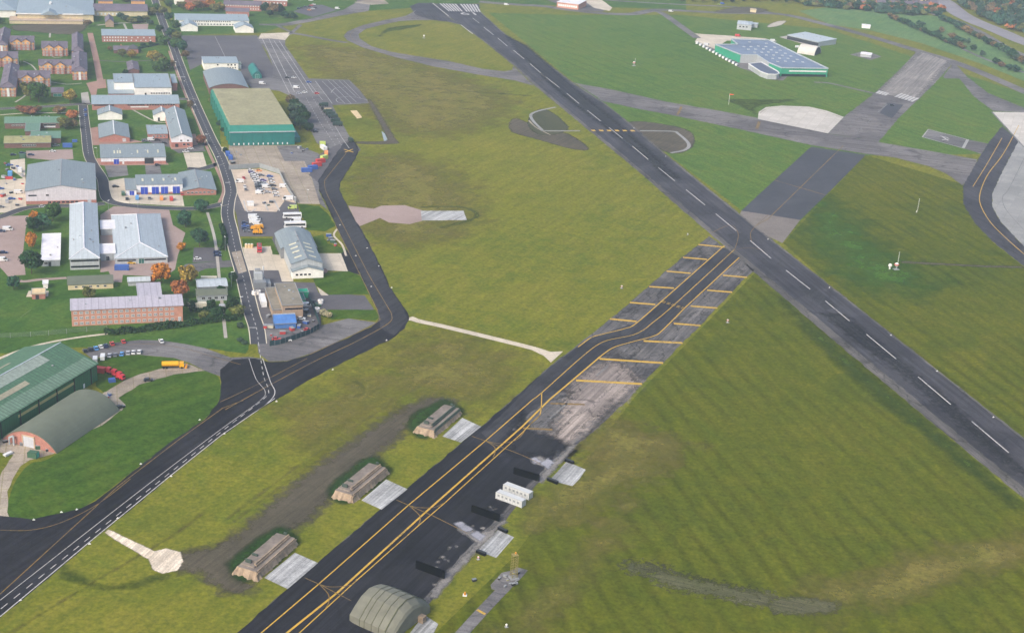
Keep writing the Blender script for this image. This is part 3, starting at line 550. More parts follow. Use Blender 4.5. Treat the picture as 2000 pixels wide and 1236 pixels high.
def bldg(label,cat,fl,fr,bk=None,h=None,vb=None,roof='gable',ax='x',rise=2.,wall='clad_white',rm='roof_grey',plinth=None,over=.35,az=None,name='building',win=(),doors=(),sky=(),depth=None,width=None,group=None,ridge=None,base=False,pm='brick_red',chim=0,eave=True):
    if h is None: h=hz_solve(fl[0],vb,fl[1])
    zf=0 if base else h
    A=G2(fl,zf); Bp=G2(fr,zf)
    if az=='px': d=Bp-A; az=math.atan2(d[0],d[1])
    if az is None: az=GA
    ex=np.array([math.sin(az),math.cos(az)]); ey=np.array([-ex[1],ex[0]]); Wd=width or float((Bp-A)@ex)
    if depth is None:
        up=(roof in('gable','hip') and ax=='x') or roof=='mono'
        K=G2(bk,h+rise if up else h); depth=float((K-A)@ey)*(2 if up and roof!='mono' else 1)
    D=depth; rz=math.pi/2-az
    r=empty(name,(A[0],A[1],0),rz,label,cat,group)
    r['h']=0; del r['h']
    def build_w(b,n,m): return b.build(n,m,r,recalc=True)
    def rzf(x,y):
        if roof=='gable': return h+rise*(1-abs(y-D/2)/(D/2)) if ax=='x' else h+rise*(1-abs(x-Wd/2)/(Wd/2))
        if roof=='mono': return h+rise*y/D
        if roof=='arc': t=(x-Wd/2)/(Wd/2) if ax=='y' else (y-D/2)/(D/2); return h+rise*(1-t*t)
        return h
    o=over
    if roof in('gable','mono','arc'):
        span=D if (ax=='x' or roof=='mono') else Wd; L=Wd if (ax=='x' or roof=='mono') else D; pax='x' if (ax=='x' or roof=='mono') else 'y'
        if roof=='gable': top=[(0,h),(span/2,h+rise),(span,h)]
        elif roof=='mono': top=[(0,h),(span,h+rise)]
        else: top=[(span*i/12,h+rise*(1-(2*i/12-1)**2)) for i in range(13)]
        build_w(MB().prism([(0,0),(span,0)]+[(s,z) for s,z in reversed(top)],pax,0,L),'wall',M[wall])
        s0=(top[1][1]-top[0][1])/(top[1][0]-top[0][0]); s1=(top[-1][1]-top[-2][1])/(top[-1][0]-top[-2][0])
        t2=[(-o,top[0][1]-o*s0)]+top[1:-1]+[(span+o,top[-1][1]+o*s1)]
        prof=[(s,z+.03) for s,z in t2]+[(s,z+.28) for s,z in reversed(t2)]
        build_w(MB().prism(prof,pax,-o,L+o),'roof',M[rm])
        if roof=='gable' and ridge:
            b=MB(); 
            if ax=='x': b.box(-o,D/2-.3,h+rise+.2,Wd+o,D/2+.3,h+rise+.4)
            else: b.box(Wd/2-.3,-o,h+rise+.2,Wd/2+.3,D+o,h+rise+.4)
            b.build('ridge_cap',M[ridge],r)
        if eave and roof=='gable' and ax=='x': MB().box(-o,-o-.15,h-o*s0-.05,Wd+o,-o,h-o*s0+.2).build('gutter',M['trim_grey'],r)
    elif roof=='flat':
        build_w(MB().box(0,0,0,Wd,D,h),'wall',M[wall]); b=MB().box(-o,-o,h,Wd+o,D+o,h+.3)
        build_w(b,'roof',M[rm]); p=MB()
        for q in ((-o,-o,Wd+o,-o+.3),(-o,D+o-.3,Wd+o,D+o),(-o,-o+.3,-o+.3,D+o-.3),(Wd+o-.3,-o+.3,Wd+o,D+o-.3)): p.box(q[0],q[1],h+.3,q[2],q[3],h+.5)
        p.build('parapet',M['trim_grey'] if rm!='roof_white' else M['trim_white'],r)
    elif roof=='hip':
        build_w(MB().box(0,0,0,Wd,D,h),'wall',M[wall])
        if ax=='x': i=min(D,Wd)/2*.95; p,q=(i,D/2,h+rise),(Wd-i,D/2,h+rise)
        else: i=min(D,Wd)/2*.95; p,q=(Wd/2,i,h+rise),(Wd/2,D-i,h+rise)
        c=[(-o,-o,h),(Wd+o,-o,h),(Wd+o,D+o,h),(-o,D+o,h)]; b=MB()
        up=[(x,y,z+.02) for x,y,z in c]; dn=[(x,y,z-.25) for x,y,z in c]
        if ax=='x': F=[[up[0],up[1],q,p],[up[1],up[2],q],[up[2],up[3],p,q],[up[3],up[0],p]]
        else: F=[[up[0],up[1],p],[up[1],up[2],q,p],[up[2],up[3],q],[up[3],up[0],p,q]]
        for f in F: b.poly(f)
        for k in range(4): b.poly([dn[k],dn[(k+1)%4],up[(k+1)%4],up[k]])
        b.poly(dn[::-1]); b.build('roof',M[rm],r)
        if ridge:
            b=MB(); b.beam(p,q,.45)
            ends=[p,p,q,q] if ax=='x' else [p,q,q,p]
            cs=[up[0],up[3],up[1],up[2]] if ax=='x' else [up[0],up[3],up[2],up[1]]
            for e,cc in zip(ends,cs): b.beam(e,cc,.35)
            b.build('ridge_cap',M[ridge],r)
        def rzf(x,y): return h+rise*.5
    if plinth: 
        e=.06; b=MB()
        for q in ((-e,-e,Wd+e,.2),(-e,D-.2,Wd+e,D+e),(-e,.2,.2,D-.2),(Wd-.2,.2,Wd+e,D-.2)): b.box(q[0],q[1],0,q[2],q[3],plinth)
        b.build('plinth',M[pm],r)
    for wdef in win:
        f,a0,a1,n,z,ww,hh=wdef[:7]; L=Wd if f in 'FB' else D; ex2=wdef[7:] or ('trim_white','glass')
        for i in range(n):
            t=a0+(a1-a0)*((i+.5)/n); fac(r,'window',f,Wd,D,t*L,z,ww,hh,*ex2)
    for dd in doors:
        f,t,ww,hh,mat=dd[:5]; L=Wd if f in 'FB' else D; fac(r,dd[5] if len(dd)>5 else 'door',f,Wd,D,t*L,hh/2+.15,ww,hh,'trim_white' if mat!='metal_dark' else 'metal_dark',mat)
    if Wd*D>260 and roof!='arc':
        for k in range(random.randint(2,5)):
            x,y=Wd*random.uniform(.12,.88),D*random.uniform(.15,.85); z=rzf(x,y) if roof!='hip' else h; s_=random.uniform(.25,.6)
            if roof=='hip': z=h+rise*min(1,min(x,Wd-x,y,D-y)/(min(Wd,D)/2))
            MB().box(x-s_,y-s_,z-.1,x+s_,y+s_,z+random.uniform(.6,1.)).build('roof_vent',M[random.choice(['trim_grey','metal_grey','roof_light'])],r)
    for sk in sky:
        x0,x1,y0,y1=[a*b_ for a,b_ in zip(sk,(Wd,Wd,D,D))]; b=MB(); e=.33
        V=[(x0,y0),(x1,y0),(x1,y1),(x0,y1)]
        b.poly([(x,y,rzf(x,y)+e+.08) for x,y in V])
        for k in range(4):
            (xa,ya),(xb,yb)=V[k],V[(k+1)%4]; b.poly([(xa,ya,rzf(xa,ya)+.2),(xb,yb,rzf(xb,yb)+.2),(xb,yb,rzf(xb,yb)+e+.08),(xa,ya,rzf(xa,ya)+e+.08)])
        b.build('skylight',M['skylight'],r)
    for k in range(chim): x=Wd*(k+1)/(chim+1); y=D/2; b=MB().box(x-.5,y-.5,h,x+.5,y+.5,h+rise+1.2); b.box(x-.25,y-.25,h+rise+1.2,x+.25,y+.25,h+rise+1.6); b.build('chimney',M['brick_red'],r)
    r2=dict(W=Wd,D=D,h=h,root=r); return r2
def copy_tree(o,parent=None):
    c=o.copy(); COL.objects.link(c); c.parent=parent
    for ch in o.children: copy_tree(ch,c)
    return c
ORD='first second third fourth fifth sixth seventh eighth ninth tenth eleventh twelfth thirteenth fourteenth fifteenth sixteenth seventeenth eighteenth nineteenth twentieth twenty-first twenty-second twenty-third twenty-fourth twenty-fifth twenty-sixth twenty-seventh twenty-eighth twenty-ninth thirtieth'.split()
# ---------------------------------------------------------------- trees
def crown_mesh(name,n,seed,shape='round',leaf=.1):
    g=np.random.default_rng(seed); nc=18 if shape!='poplar' else 12
    C=g.normal(size=(nc,3)); C/=np.linalg.norm(C,axis=1)[:,None]; C*=g.uniform(.2,.68,(nc,1)); rad=g.uniform(.34,.52,nc)
    if shape=='cone': C[:,2]=g.uniform(-.9,.9,nc); k=(1-C[:,2])/2; C[:,:2]=g.normal(size=(nc,2))*.3*k[:,None]; rad=.18+.28*k
    C[:,2]*=.85
    per=n//nc; V=[];F=[]
    for c,r in zip(C,rad):
        d=g.normal(size=(per,3)); d/=np.linalg.norm(d,axis=1)[:,None]; P=c+d*r*g.uniform(.6,1.05,(per,1))
        nrm=d+g.normal(size=(per,3))*.55; nrm/=np.linalg.norm(nrm,axis=1)[:,None]
        a=np.cross(nrm,g.normal(size=(per,3))); a/=np.linalg.norm(a,axis=1)[:,None]; b=np.cross(nrm,a); s=leaf*g.uniform(.6,1.4,(per,1))
        for q in range(per):
            k=len(V); V+= [tuple(P[q]-a[q]*s[q]-b[q]*s[q]*.6),tuple(P[q]+a[q]*s[q]-b[q]*s[q]*.6),tuple(P[q]+a[q]*s[q]*.7+b[q]*s[q]*.7),tuple(P[q]-a[q]*s[q]*.7+b[q]*s[q]*.7)]
            F.append((k,k+1,k+2,k+3))
    me=bpy.data.meshes.new(name); me.from_pydata(V,[],F); me.materials.append(M['leaves']); return me
CR=[crown_mesh('crown',2200,11+i,'round',.095) for i in range(5)]; CRC=[crown_mesh('crown',1000,31+i,'cone') for i in range(2)]; CRS=[crown_mesh('crown',700,51+i,'round',.14) for i in range(4)]
tb=MB().cyl((0,0),.055,0,.8,7,0,.03)
for a in range(5): t=a*1.26; tb.beam((0,0,.42+.05*a),(.3*math.cos(t),.3*math.sin(t),.8+.04*a),.03)
TR=tb.mesh('trunk',[M['bark']])
TCOL=dict(green=(.045,.10,.025),dark=(.02,.055,.022),olive=(.12,.13,.04),yellow=(.27,.2,.045),orange=(.42,.17,.03),rust=(.36,.13,.05),red=(.2,.09,.055),brown=(.16,.115,.06),teal=(.03,.085,.05),blue=(.05,.09,.06),pale=(.33,.3,.2))
def tree(px,rad,ht,col,label,group=None,cat='tree',name='tree',shape='round',base=True,small=False):
    p=G(px[0],px[1]); r=empty(name,p,random.uniform(0,6.28),label,cat,group)
    me=random.choice(CRC if shape=='cone' else (CRS if small else CR)); c=link('crown',me,r)
    lift=0.02 if cat in('bush','shrub') else .13; hz=ht*(1-lift)/2
    c.location=(0,0,ht-hz*.92); c.scale=(rad/.95,rad/.95,hz/.85)
    k=TCOL[col]; j=random.uniform(.85,1.18); c.color=(k[0]*j*random.uniform(.92,1.1),k[1]*j,k[2]*j,1)
    t=link('trunk',TR,r); t.scale=(max(rad*.9,1.5),)*2+(ht,)
    return r
def trees(lst,base,group,**k):
    for i,(u,v,rad,ht,col) in enumerate(lst): tree((u,v),rad,ht,col,base.format(o=ORD[i] if i<len(ORD) else 'number %d'%(i+1),c=COLW.get(col,col)),group,**k)
COLW=dict(green='green',dark='dark green',olive='olive green',yellow='yellowing',orange='bright orange',rust='rust orange',red='reddish brown',brown='brown',teal='deep green',blue='bluish green',pale='pale straw')
# ---------------------------------------------------------------- vehicles
def body_prof(L,w,h,cab,kind):
    b=MB(); x=L/2
    if kind=='car':
        b.prism([(-x,.28),(x,.28),(x+.02,.62),(x-.25,.78),(x*.42,.9),(-x*.72,.95),(-x,.88)],'y',-w/2,w/2)
        b.prism([(x*.12,1.38),(-x*.6,1.38),(-x*.58,1.46),(x*.1,1.46)],'y',-w/2+.16,w/2-.16)
        g=MB().prism([(x*.42,.9),(x*.12,1.38),(-x*.6,1.38),(-x*.86,.94)],'y',-w/2+.08,w/2-.08)
    else:
        b.prism([(-x,.35),(x,.35),(x+.02,.95),(x-.45,1.15),(x-1.05,h-.05),(x-1.3,h),(-x+.05,h),(-x,h-.1)],'y',-w/2,w/2)
        g=MB().prism([(x-.4,1.2),(x-.98,h-.15),(x-1.9,h-.15),(x-1.9,1.25)],'y',-w/2-.02,w/2+.02)
    return b,g
wh=MB().cyl((0,.0),.33,-.12,.12,12,0,None,'y'); WHEEL=wh.mesh('wheel',[M['rubber']])
def make_vehicle(name,kind,L,w,h,cat):
    r=empty(name,(0,0,-50)); r['category']=cat; b,g=body_prof(L,w,h,0,kind)
    b.build('body',M['car_paint'],r,recalc=True); g.build('windows',M['glass'],r,recalc=True)
    for sx in(-1,1):
        for sy in(-1,1): link('wheel',WHEEL,r,(sx*L*.31,sy*(w/2-.1),.33))
    for sy in(-1,1): MB().box(L/2-.02,sy*w*.36-.15,.55,L/2+.06,sy*w*.36+.15,.72).build('headlight',M['trim_white'],r)
    return r
def make_bus(L):
    r=empty('bus',(0,0,-50)); r['category']='bus'; x=L/2; b=MB().prism([(-x,.35),(x,.35),(x,1.2),(x-.25,3.05),(x-.5,3.15),(-x+.15,3.15),(-x,2.9)],'y',-1.25,1.25); b.box(-x*.6,-.8,3.15,-x*.2,.8,3.35)
    b.build('body',M['car_paint'],r,recalc=True)
    g=MB()
    for s in(-1,1): g.box(-x+.5,s*1.27-.02,1.5,x-.7,s*1.27+.02,2.45)
    g.prism([(x+.03,1.25),(x-.2,2.75),(x-.4,2.75),(x-.3,1.25)],'y',-1.15,1.15); g.build('windows',M['glass'],r,recalc=True)
    for sx in(-.62,.6):
        for sy in(-1,1): o=link('wheel',WHEEL,r,(sx*x,sy*1.14,.48)); o.scale=(1.45,1,1.45)
    return r
def make_truck(L,bodyh,tilt='military_green',cabm='military_green',name='lorry',w=2.4,kind='tilt'):
    r=empty(name,(0,0,-50)); r['category']='lorry'; x=L/2
    MB().prism([(x-2,.7),(x,.7),(x,1.6),(x-.15,2.5),(x-2,2.6)],'y',-w/2,w/2).build('cab',M[cabm],r,recalc=True)
    MB().prism([(x-.02,1.65),(x+.02,1.65),(x-.13,2.35),(x-.2,2.35)],'y',-w/2+.15,w/2-.15).build('windscreen',M['glass'],r,recalc=True)
    MB().box(-x,-w*.4,.55,x-2,w*.4,.8).build('chassis',M['metal_dark'],r)
    if kind=='tilt': MB().prism([(-w/2,.9),(w/2,.9),(w/2,bodyh-.4),(w*.3,bodyh),(-w*.3,bodyh),(-w/2,bodyh-.4)],'x',-x,x-2.2).build('cargo_cover',M[tilt],r,recalc=True)
    elif kind=='tank':
        MB().cyl((0,1.95),1.15,-x,x-2.3,14,0,None,'x').build('tank',M[tilt],r,recalc=True)
    else: MB().box(-x,-w/2,.85,x-2.3,w/2,bodyh).build('flatbed',M[tilt],r)
    for sx in(-x+.8,-x+2.1,x-1.):
        for sy in(-1,1): o=link('wheel',WHEEL,r,(sx,sy*(w/2-.12),.5)); o.scale=(1.5,1.2,1.5)
    return r
CAR=make_vehicle('car','car',4.2,1.72,1.45,'car'); HATCH=make_vehicle('car','car',3.8,1.66,1.45,'car'); VAN=make_vehicle('van','van',5.2,1.95,2.2,'van'); BUS=make_bus(11); MINIBUS=make_vehicle('minibus','van',6.2,2.1,2.6,'minibus')
TILT=make_truck(7.2,3.1); 
PROTO=[CAR,HATCH,VAN,BUS,MINIBUS,TILT]
CC=dict(cabin=(.5,.51,.5),white=(.68,.68,.67),silver=(.42,.43,.46),grey=(.16,.17,.19),dark=(.03,.035,.045),blue=(.05,.12,.38),navy=(.02,.035,.1),red=(.5,.05,.045),sky=(.1,.3,.6),yellow=(.75,.45,.03),green=(.05,.12,.07),cream=(.6,.55,.42),purple=(.15,.12,.3),orange=(.75,.3,.1),lime=(.5,.6,.15))
def veh(proto,px,head,col,label,group=None,sc=1.):
    """head: azimuth (deg) the front points to"""
    c=copy_tree(proto); p=G(*px); c.location=(p.x,p.y,.06); c.rotation_euler=(0,0,math.pi/2-R(head)); c.scale=(sc,sc,sc)
    c['label']=label
    if group: c['group']=group
    k=CC.get(col,(.5,.5,.5))
    for ch in c.children:
        if ch.name.split('.')[0]=='body': ch.color=(*k,1)
    return c
CW=dict(white='white',silver='silver',grey='grey',dark='black',blue='blue',navy='navy blue',red='red',sky='light blue',yellow='yellow',green='green',cream='cream',purple='purple',orange='orange',lime='lime striped')
def vrow(lst,base,group,head,proto=None):
    for i,it in enumerate(lst):
        u,v,col=it[:3]; pr=it[3] if len(it)>3 else (proto or (CAR if i%3 else HATCH)); kn=pr['category']
        veh(pr,(u,v),head+random.uniform(-3,3),col,base.format(c=CW[col],k=kn,o=ORD[i]),group)
# ---------------------------------------------------------------- shipping containers and cabins
def container(px,az,L,col,label,group='shipping containers',wd=2.44,h=2.6,name='shipping_container',cat='container',win=0):
    p=G(*px); r=empty(name,(p.x,p.y,.05),math.pi/2-R(az),label,cat,group); b=MB(); b.box(-L/2,-wd/2,.1,L/2,wd/2,h)
    b.build('shell',M['painted_steel'],r).color=(*CC.get(col,(.5,.5,.5)),1)
    f=MB()
    for sx in(-1,1):
        for sy in(-1,1): f.box(sx*L/2-.09,sy*wd/2-.09,0,sx*L/2+.09,sy*wd/2+.09,h+.06)
    for sy in(-1,1): f.box(-L/2,sy*wd/2-.07,h-.05,L/2,sy*wd/2+.07,h+.05)
    n=int(L/1.1)
    for i in range(n): x=-L/2+.6+i*(L-1.2)/max(n-1,1); f.box(x-.07,-wd/2-.05,.25,x+.07,-wd/2+.05,h-.2); f.box(x-.07,wd/2-.05,.25,x+.07,wd/2+.05,h-.2)
    f.build('frame',M['painted_steel'],r).color=(*[x*.75 for x in CC.get(col,(.5,.5,.5))],1)
    d=MB(); d.box(L/2,-wd/2+.12,.25,L/2+.06,-.03,h-.15); d.box(L/2,.03,.25,L/2+.06,wd/2-.12,h-.15); d.build('doors',M['painted_steel'],r).color=(*[x*.85 for x in CC.get(col,(.5,.5,.5))],1)
    for i in range(win): w_=link('window',winmesh('window',.6,.6,'trim_grey','metal_grey'),r,(-L/2+L*(i+.7)/win*.9,-wd/2-.0,1.7))
    return r
# ================================================================ camp buildings
bldg('large warehouse with grey ridged roof and wide white gable over a brick base','warehouse',(49.5,374),(187,368),(48.5,322.5),8.,roof='gable',ax='y',rise=3.2,wall='clad_pink',rm='roof_grey',plinth=2.,ridge='trim_grey',name='warehouse',win=[('F',.04,.15,2,5.4,2.4,.8,None,'glass'),('F',.28,.33,1,5.4,1.6,.8,None,'glass'),('F',.3,.75,7,1.0,1.6,1.,'trim_grey','glass')],doors=[('F',.9,2,2.2,'door_grey')])
bldg('brick hut with grey gable roof north of the large warehouse road','building',(194,270),(253,268),(191,243.5),2.7,ax='y',rise=2.6,wall='brick_red',rm='roof_grey',ridge='trim_white',doors=[('F',.82,2,2,'door_grey')])
bldg('white gabled wing facing the camp side road corner','building',(191,225),(238.5,224),depth=16,h=3.6,ax='y',rise=3.,wall='render_white',rm='roof_grey',ridge='trim_white')
bldg('long grey roofed block with white window band over brick','building',(179.5,204),(350,202),(180,187),4.4,roof='mono',rise=2.6,wall='brick_red',rm='roof_bluegrey',win=[('F',.02,.25,5,3.6,3.,.7,None,'glass'),('F',.4,.6,7,3.6,1.6,.7,None,'glass'),('F',.62,.95,11,3.6,1.3,.7,None,'glass'),('F',.42,.66,1,2.2,13,.8,None,'trim_white')])
bldg('tall white sports hall with pale grey flat roof','building',(263,172),(335,172),(262,145),9.,roof='flat',wall='render_white',rm='roof_bluegrey',win=[('F',.42,.97,8,4.8,1.4,.8,None,'glass'),('F',.26,.32,1,4.2,1.3,1.8,None,'glass')])
bldg('white hall block joined to the left of the sports hall','building',(223,162),(262.2,163),(221.5,145),9.,roof='flat',wall='render_white',rm='roof_bluegrey')
bldg('low blue grey roofed annexe wrapped round the white sports hall','building',(212,184),(262,184),(208,157),3.4,roof='flat',wall='brick_red',rm='roof_bluegrey',win=[('F',.1,.9,5,1.7,1.2,1.)])
bldg('brick end block with grey roof right of the sports hall','building',(337,163),(346,163),(335,146),6.,roof='flat',wall='brick_red',rm='roof_bluegrey')
b5=bldg('two storey office block under a long pale hipped metal roof','building',(136,505.7),(194,504.6),(142.7,399),6.1,roof='hip',ax='y',rise=3.4,wall='clad_grey',rm='roof_light',ridge='roof_white',win=[('F',.06,.94,1,4.9,13.8,.9,None,'glass'),('F',.06,.94,1,1.7,13.8,1.,None,'glass'),('L',.05,.95,14,4.6,1.6,1.),('L',.05,.95,14,1.6,1.6,1.)])
bldg('wide single storey hall with broad pale hipped metal roof','building',(224.5,504.8),(327,502),(223,420),3.4,roof='hip',ax='y',rise=4.2,wall='clad_grey',rm='roof_light',ridge='roof_white',win=[('F',.04,.4,1,2.1,9.5,.7,None,'glass'),('F',.58,.95,1,2.1,11,.7,None,'glass')],doors=[('F',.5,2.6,2.6,'door_green')])
bldg('pale flat link corridor between the two metal roofed blocks, the farther of two','building',(197,448),(224.5,447),(197,432),3.6,roof='flat',wall='clad_grey',rm='roof_white')
bldg('pale flat link corridor between the two metal roofed blocks, the nearer of two','building',(195.5,496),(225,496),(196,478),4,roof='flat',wall='clad_grey',rm='roof_white',doors=[('F',.5,1.6,2.4,'glass')])
bldg('flat white roofed classroom hut on the lawn beside orange trees','hut',(80.4,509.6),(116.6,509.6),(87,458),3.1,roof='flat',wall='clad_grey',rm='roof_white',name='hut',win=[('F',.1,.4,1,1.7,1.6,1.),('R',.1,.9,4,1.7,1.4,1.)],doors=[('F',.45,1,2.1,'metal_dark')])
b8=bldg('three storey pink brick accommodation block with seamed pale roof','building',(139,606),(358,604),(143,585),8.1,roof='mono',rise=1.4,wall='brick_orange',rm='roof_seam',over=.5,win=[('F',.01,.93,18,z,1.35,1.15,'trim_white','trim_grey') for z in (1.4,4.1,6.6)],doors=[('F',.97,1.2,2.1,'door_grey')])
bldg('rear wing with mauve seamed roof behind the pink brick block','building',(270,581),(316,581),(271,554),5.6,roof='mono',rise=.5,wall='brick_orange',rm='roof_seam')
bldg('long low cream hut with grey green roof behind the brick block','hut',(132.5,557),(221,556),(134,541),2.6,roof='mono',rise=1.,wall='render_cream',rm='felt_green',name='hut',win=[('F',.1,.9,5,1.5,1.2,.8)])
bldg('small pale pitched hut half hidden by an orange tree','hut',(250,550),(293,550),(250,542),2.4,roof='gable',ax='x',rise=1.4,wall='clad_grey',rm='roof_light',name='hut')
for i,(a,b_,c,rm) in enumerate((((385,578),(444,577.5),(386,567),'felt_green'),((386,561),(444.5,560.5),(387,549),'roof_light'))):
    bldg(['grey green roofed hut, nearer of the pair by the hedge','ribbed pale roofed hut, farther of the pair by the hedge'][i],'hut',a,b_,c,3.,ax='x',rise=1.2,wall='clad_grey',rm=rm,name='hut',win=[('F',.1,.95,4,1.6,1.6,1.1)])
bldg('brick substation with cream roof standing on a pale slab','substation',(62,575),(88,573),(60,565),2.6,roof='flat',wall='brick_red',rm='cream_tile',name='substation',doors=[('F',.4,1.4,2,'metal_dark')],base=False)
bldg('small white plant cabin behind the brick substation','cabin',(84,555),(93,556),(86,549),2.4,roof='flat',wall='render_white',rm='roof_white',name='cabin')
sheet('slab',[(51,580),(94,579),(95,568),(56,568)],c_con,1.5)
# fire station
bldg('fire station hall with wide grey ridged roof and skylights','fire station',(569,516),(629,512),(553,462),6.8,ax='y',rise=2.8,wall='clad_grey',rm='roof_grey',ridge='trim_grey',name='fire_station',sky=[(.15,.38,y,y+.035) for y in (.12,.3,.44,.58)]+[(.62,.85,y,y+.035) for y in (.12,.3,.44,.58)])
bldg('curved rear hall of the fire station behind the skylit roof','building',(549,486),(618,482),(538,456),5.6,ax='y',rise=3.4,wall='metal_grey',rm='roof_grey',ridge='trim_grey',roof='arc')
bldg('white gabled office annexe at the front of the fire station','building',(571,531),(631,527),depth=6.2,h=3.9,ax='y',rise=2.3,wall='render_white',rm='roof_grey',name='building',win=[('F',.08,.62,4,2.2,1.3,.9,None,'glass')])
sheet('brick_paving',[(570,534),(575,541),(632,538),(641,530),(636,524)],p_brick,1.5)
# workshops
bldg('white workshop with four blue roller doors','workshop',(267,361.8),(357,361.8),(263,342.5),5.9,roof='mono',rise=1.,wall='clad_white',rm='roof_grey',plinth=1.2,name='workshop',doors=[('F',x,4.2,4.4,'door_blue','roller_door') for x in (.16,.4,.6,.86)],sky=[(x,x+.04,.35,.6) for x in (.12,.34,.58,.84)])
bldg('lower grey roofed lean-to with one blue door beside the workshop','workshop',(246,372),(266.5,371),(242,350),3.2,roof='flat',wall='clad_white',rm='roof_grey',name='workshop',doors=[('F',.55,2.6,2.6,'door_blue','roller_door')])
bldg('grey roofed brick office right of the blue door workshop','building',(357,373),(421.5,369.5),(370,337.5),3.,ax='y',rise=1.8,wall='brick_red',rm='roof_grey',ridge='trim_grey',win=[('F',.1,.95,7,1.8,1.4,.8)])
bldg('long grey roofed store with white band, blue door and dark drive-through','store',(197,309),(323.5,306),(195,283),4.3,roof='mono',rise=2.8,wall='clad_white',rm='roof_grey',plinth=1.8,name='store_building',doors=[('F',.235,3.2,3.2,'door_blue','roller_door'),('F',.74,5.6,3.6,'metal_dark','opening'),('F',.34,1,2.2,'trim_white')],sky=[(x,x+.022,.3,.52) for x in (.2,.25,.29,.56,.72,.88)])
bldg('two storey grey roofed block with white gable over brick','building',(334.6,270.5),(376,271),(318,216),6.2,ax='y',rise=3.,wall='clad_white',rm='roof_grey',plinth=3.4,ridge='trim_white',win=[('F',.3,.95,2,4.6,1.2,1.,'trim_white','glass'),('F',.5,.9,2,1.8,1.6,1.2)],doors=[('F',.25,2,2.2,'metal_dark')])
bldg('small white gabled wing joined left of the two storey block','building',(300,225.5),(333,223),depth=13,h=4.2,ax='y',rise=3.,wall='render_white',rm='roof_grey',ridge='trim_white',doors=[('F',.3,1.2,2.2,'metal_dark')])
bldg('flat grey roofed hut between lawn and two storey block','building',(289,262.5),(328,262.5),(289,245.5),3.2,roof='flat',wall='brick_red',rm='roof_bluegrey',win=[('F',.2,.9,4,1.7,1.2,1.)])
bldg('long green roofed brick hut, farther of the two','building',(9,241),(116.5,240.5),(9,229),4.,ax='x',rise=2.2,wall='brick_dark',rm='roof_green',win=[('F',.12,.36,5,2.4,1.1,.9),('F',.7,.93,5,2.6,1.6,1.1),('F',.68,.95,1,1.2,7.5,.9,None,'trim_white')])
bldg('projecting green roofed porch block of the farther green hut','building',(49,257),(77,256.5),(48,239),3.8,roof='flat',wall='brick_dark',rm='roof_green')
bldg('long green and khaki roofed brick hut, nearer of the two','building',(8,280),(99,278),(9,268),3.4,ax='x',rise=1.8,wall='brick_dark',rm='roof_yellow',win=[('F',.38,.68,6,1.7,1.3,1.2)])
bldg('plain green roofed strip block behind the khaki roofed hut','building',(60,271),(118,267),(60,257.5),3.6,roof='mono',rise=.8,wall='brick_dark',rm='roof_green')
bldg('long pale roofed headquarters block by the parade ground','building',(343.5,40),(486,40.8),(341.5,27.5),5.2,roof='mono',rise=2.6,wall='render_white',rm='roof_bluegrey',win=[('F',.22,.75,18,4.3,.9,1.,None,'glass'),('F',.2,.8,14,1.6,1.6,1.)])
bldg('white gabled right wing of the headquarters block','building',(460,56),(495,56),depth=20,h=4.2,ax='y',rise=3.6,wall='render_white',rm='roof_bluegrey')
bldg('white gabled left wing of the headquarters block','building',(354,53),(386,53),depth=20,h=4.2,ax='y',rise=3.6,wall='render_white',rm='roof_bluegrey')
bldg('two storey red brick block with grey roof and white windows','building',(199,70),(303,69),(196,57.8),5.8,roof='mono',rise=1.6,wall='brick_red',rm='roof_bluegrey',win=[('F',.02,.48,9,4.2,1.2,1.2,None,'trim_white'),('F',.02,.48,9,1.6,1.2,1.2,None,'trim_white'),('F',.5,.95,4,4.2,1.1,1.,None,'trim_white'),('F',.5,.95,5,1.6,1.,1.,None,'trim_white')])
bldg('small slate roofed chapel house between lawns','house',(222,98),(252,97),(225,90),3.,ax='x',rise=2.4,wall='brick_dark',rm='roof_slate',name='house',win=[('F',.4,.8,4,1.5,1.,1.)],chim=1)
bldg('small square dark roofed house beside the chapel house','house',(250,96),(270,96),depth=11,h=4.,roof='hip',ax='x',rise=3,wall='brick_red',rm='roof_dark',name='house',win=[('F',.3,.8,2,2,1.,1.)])
bldg('dark slate roofed store shed on the lawn','shed',(250,138),(272,138),(249,122),2.8,ax='y',rise=1.6,wall='brick_dark',rm='roof_slate',name='shed')
bldg('dark roofed timber hut with green doors beside the big tree','hut',(100,181),(124,181),depth=14,h=3.2,ax='x',rise=2.2,wall='brick_dark',rm='roof_slate',name='hut',doors=[('F',.5,6,2.,'slope_teal')])
# mess
ms=bldg('large cream mess building under a wide grey hipped roof','building',(33.4,27),(182,26.3),(40,3),7.4,roof='hip',ax='x',rise=4,wall='render_cream',rm='roof_bluegrey',over=1.2,win=[('F',.05,.95,16,z,1.6,1.6,'trim_grey','render_cream') for z in (1.8,5)],)
b=MB(); b.box(-2,-1.35,6.9,28,-1.2,8.1); b.box(41,-1.35,6.9,60,-1.2,8.1); b.build('fascia',M['trim_white'],ms['root'])
b=MB(); b.box(ms['W']*.43-1.2,ms['D']*.4-1.2,9,ms['W']*.43+1.2,ms['D']*.4+1.2,13,0,.2); b.build('cupola',M['trim_white'],ms['root'])
q=MB(); cx=ms['W']*.42; q.prism([(cx-8,7.3),(cx+8,7.3),(cx,11.2)],'y',-6,12); q.build('porch_roof',M['roof_bluegrey'],ms['root'],recalc=True)
bldg('low cream arcade terrace along the front of the mess','terrace',(18,41),(162,40.5),(30,33),2.8,roof='flat',wall='render_cream',rm='stone_buff',name='terrace',win=[('F',.02,.98,16,1.4,2.2,1.6,'stone_buff','render_cream')])
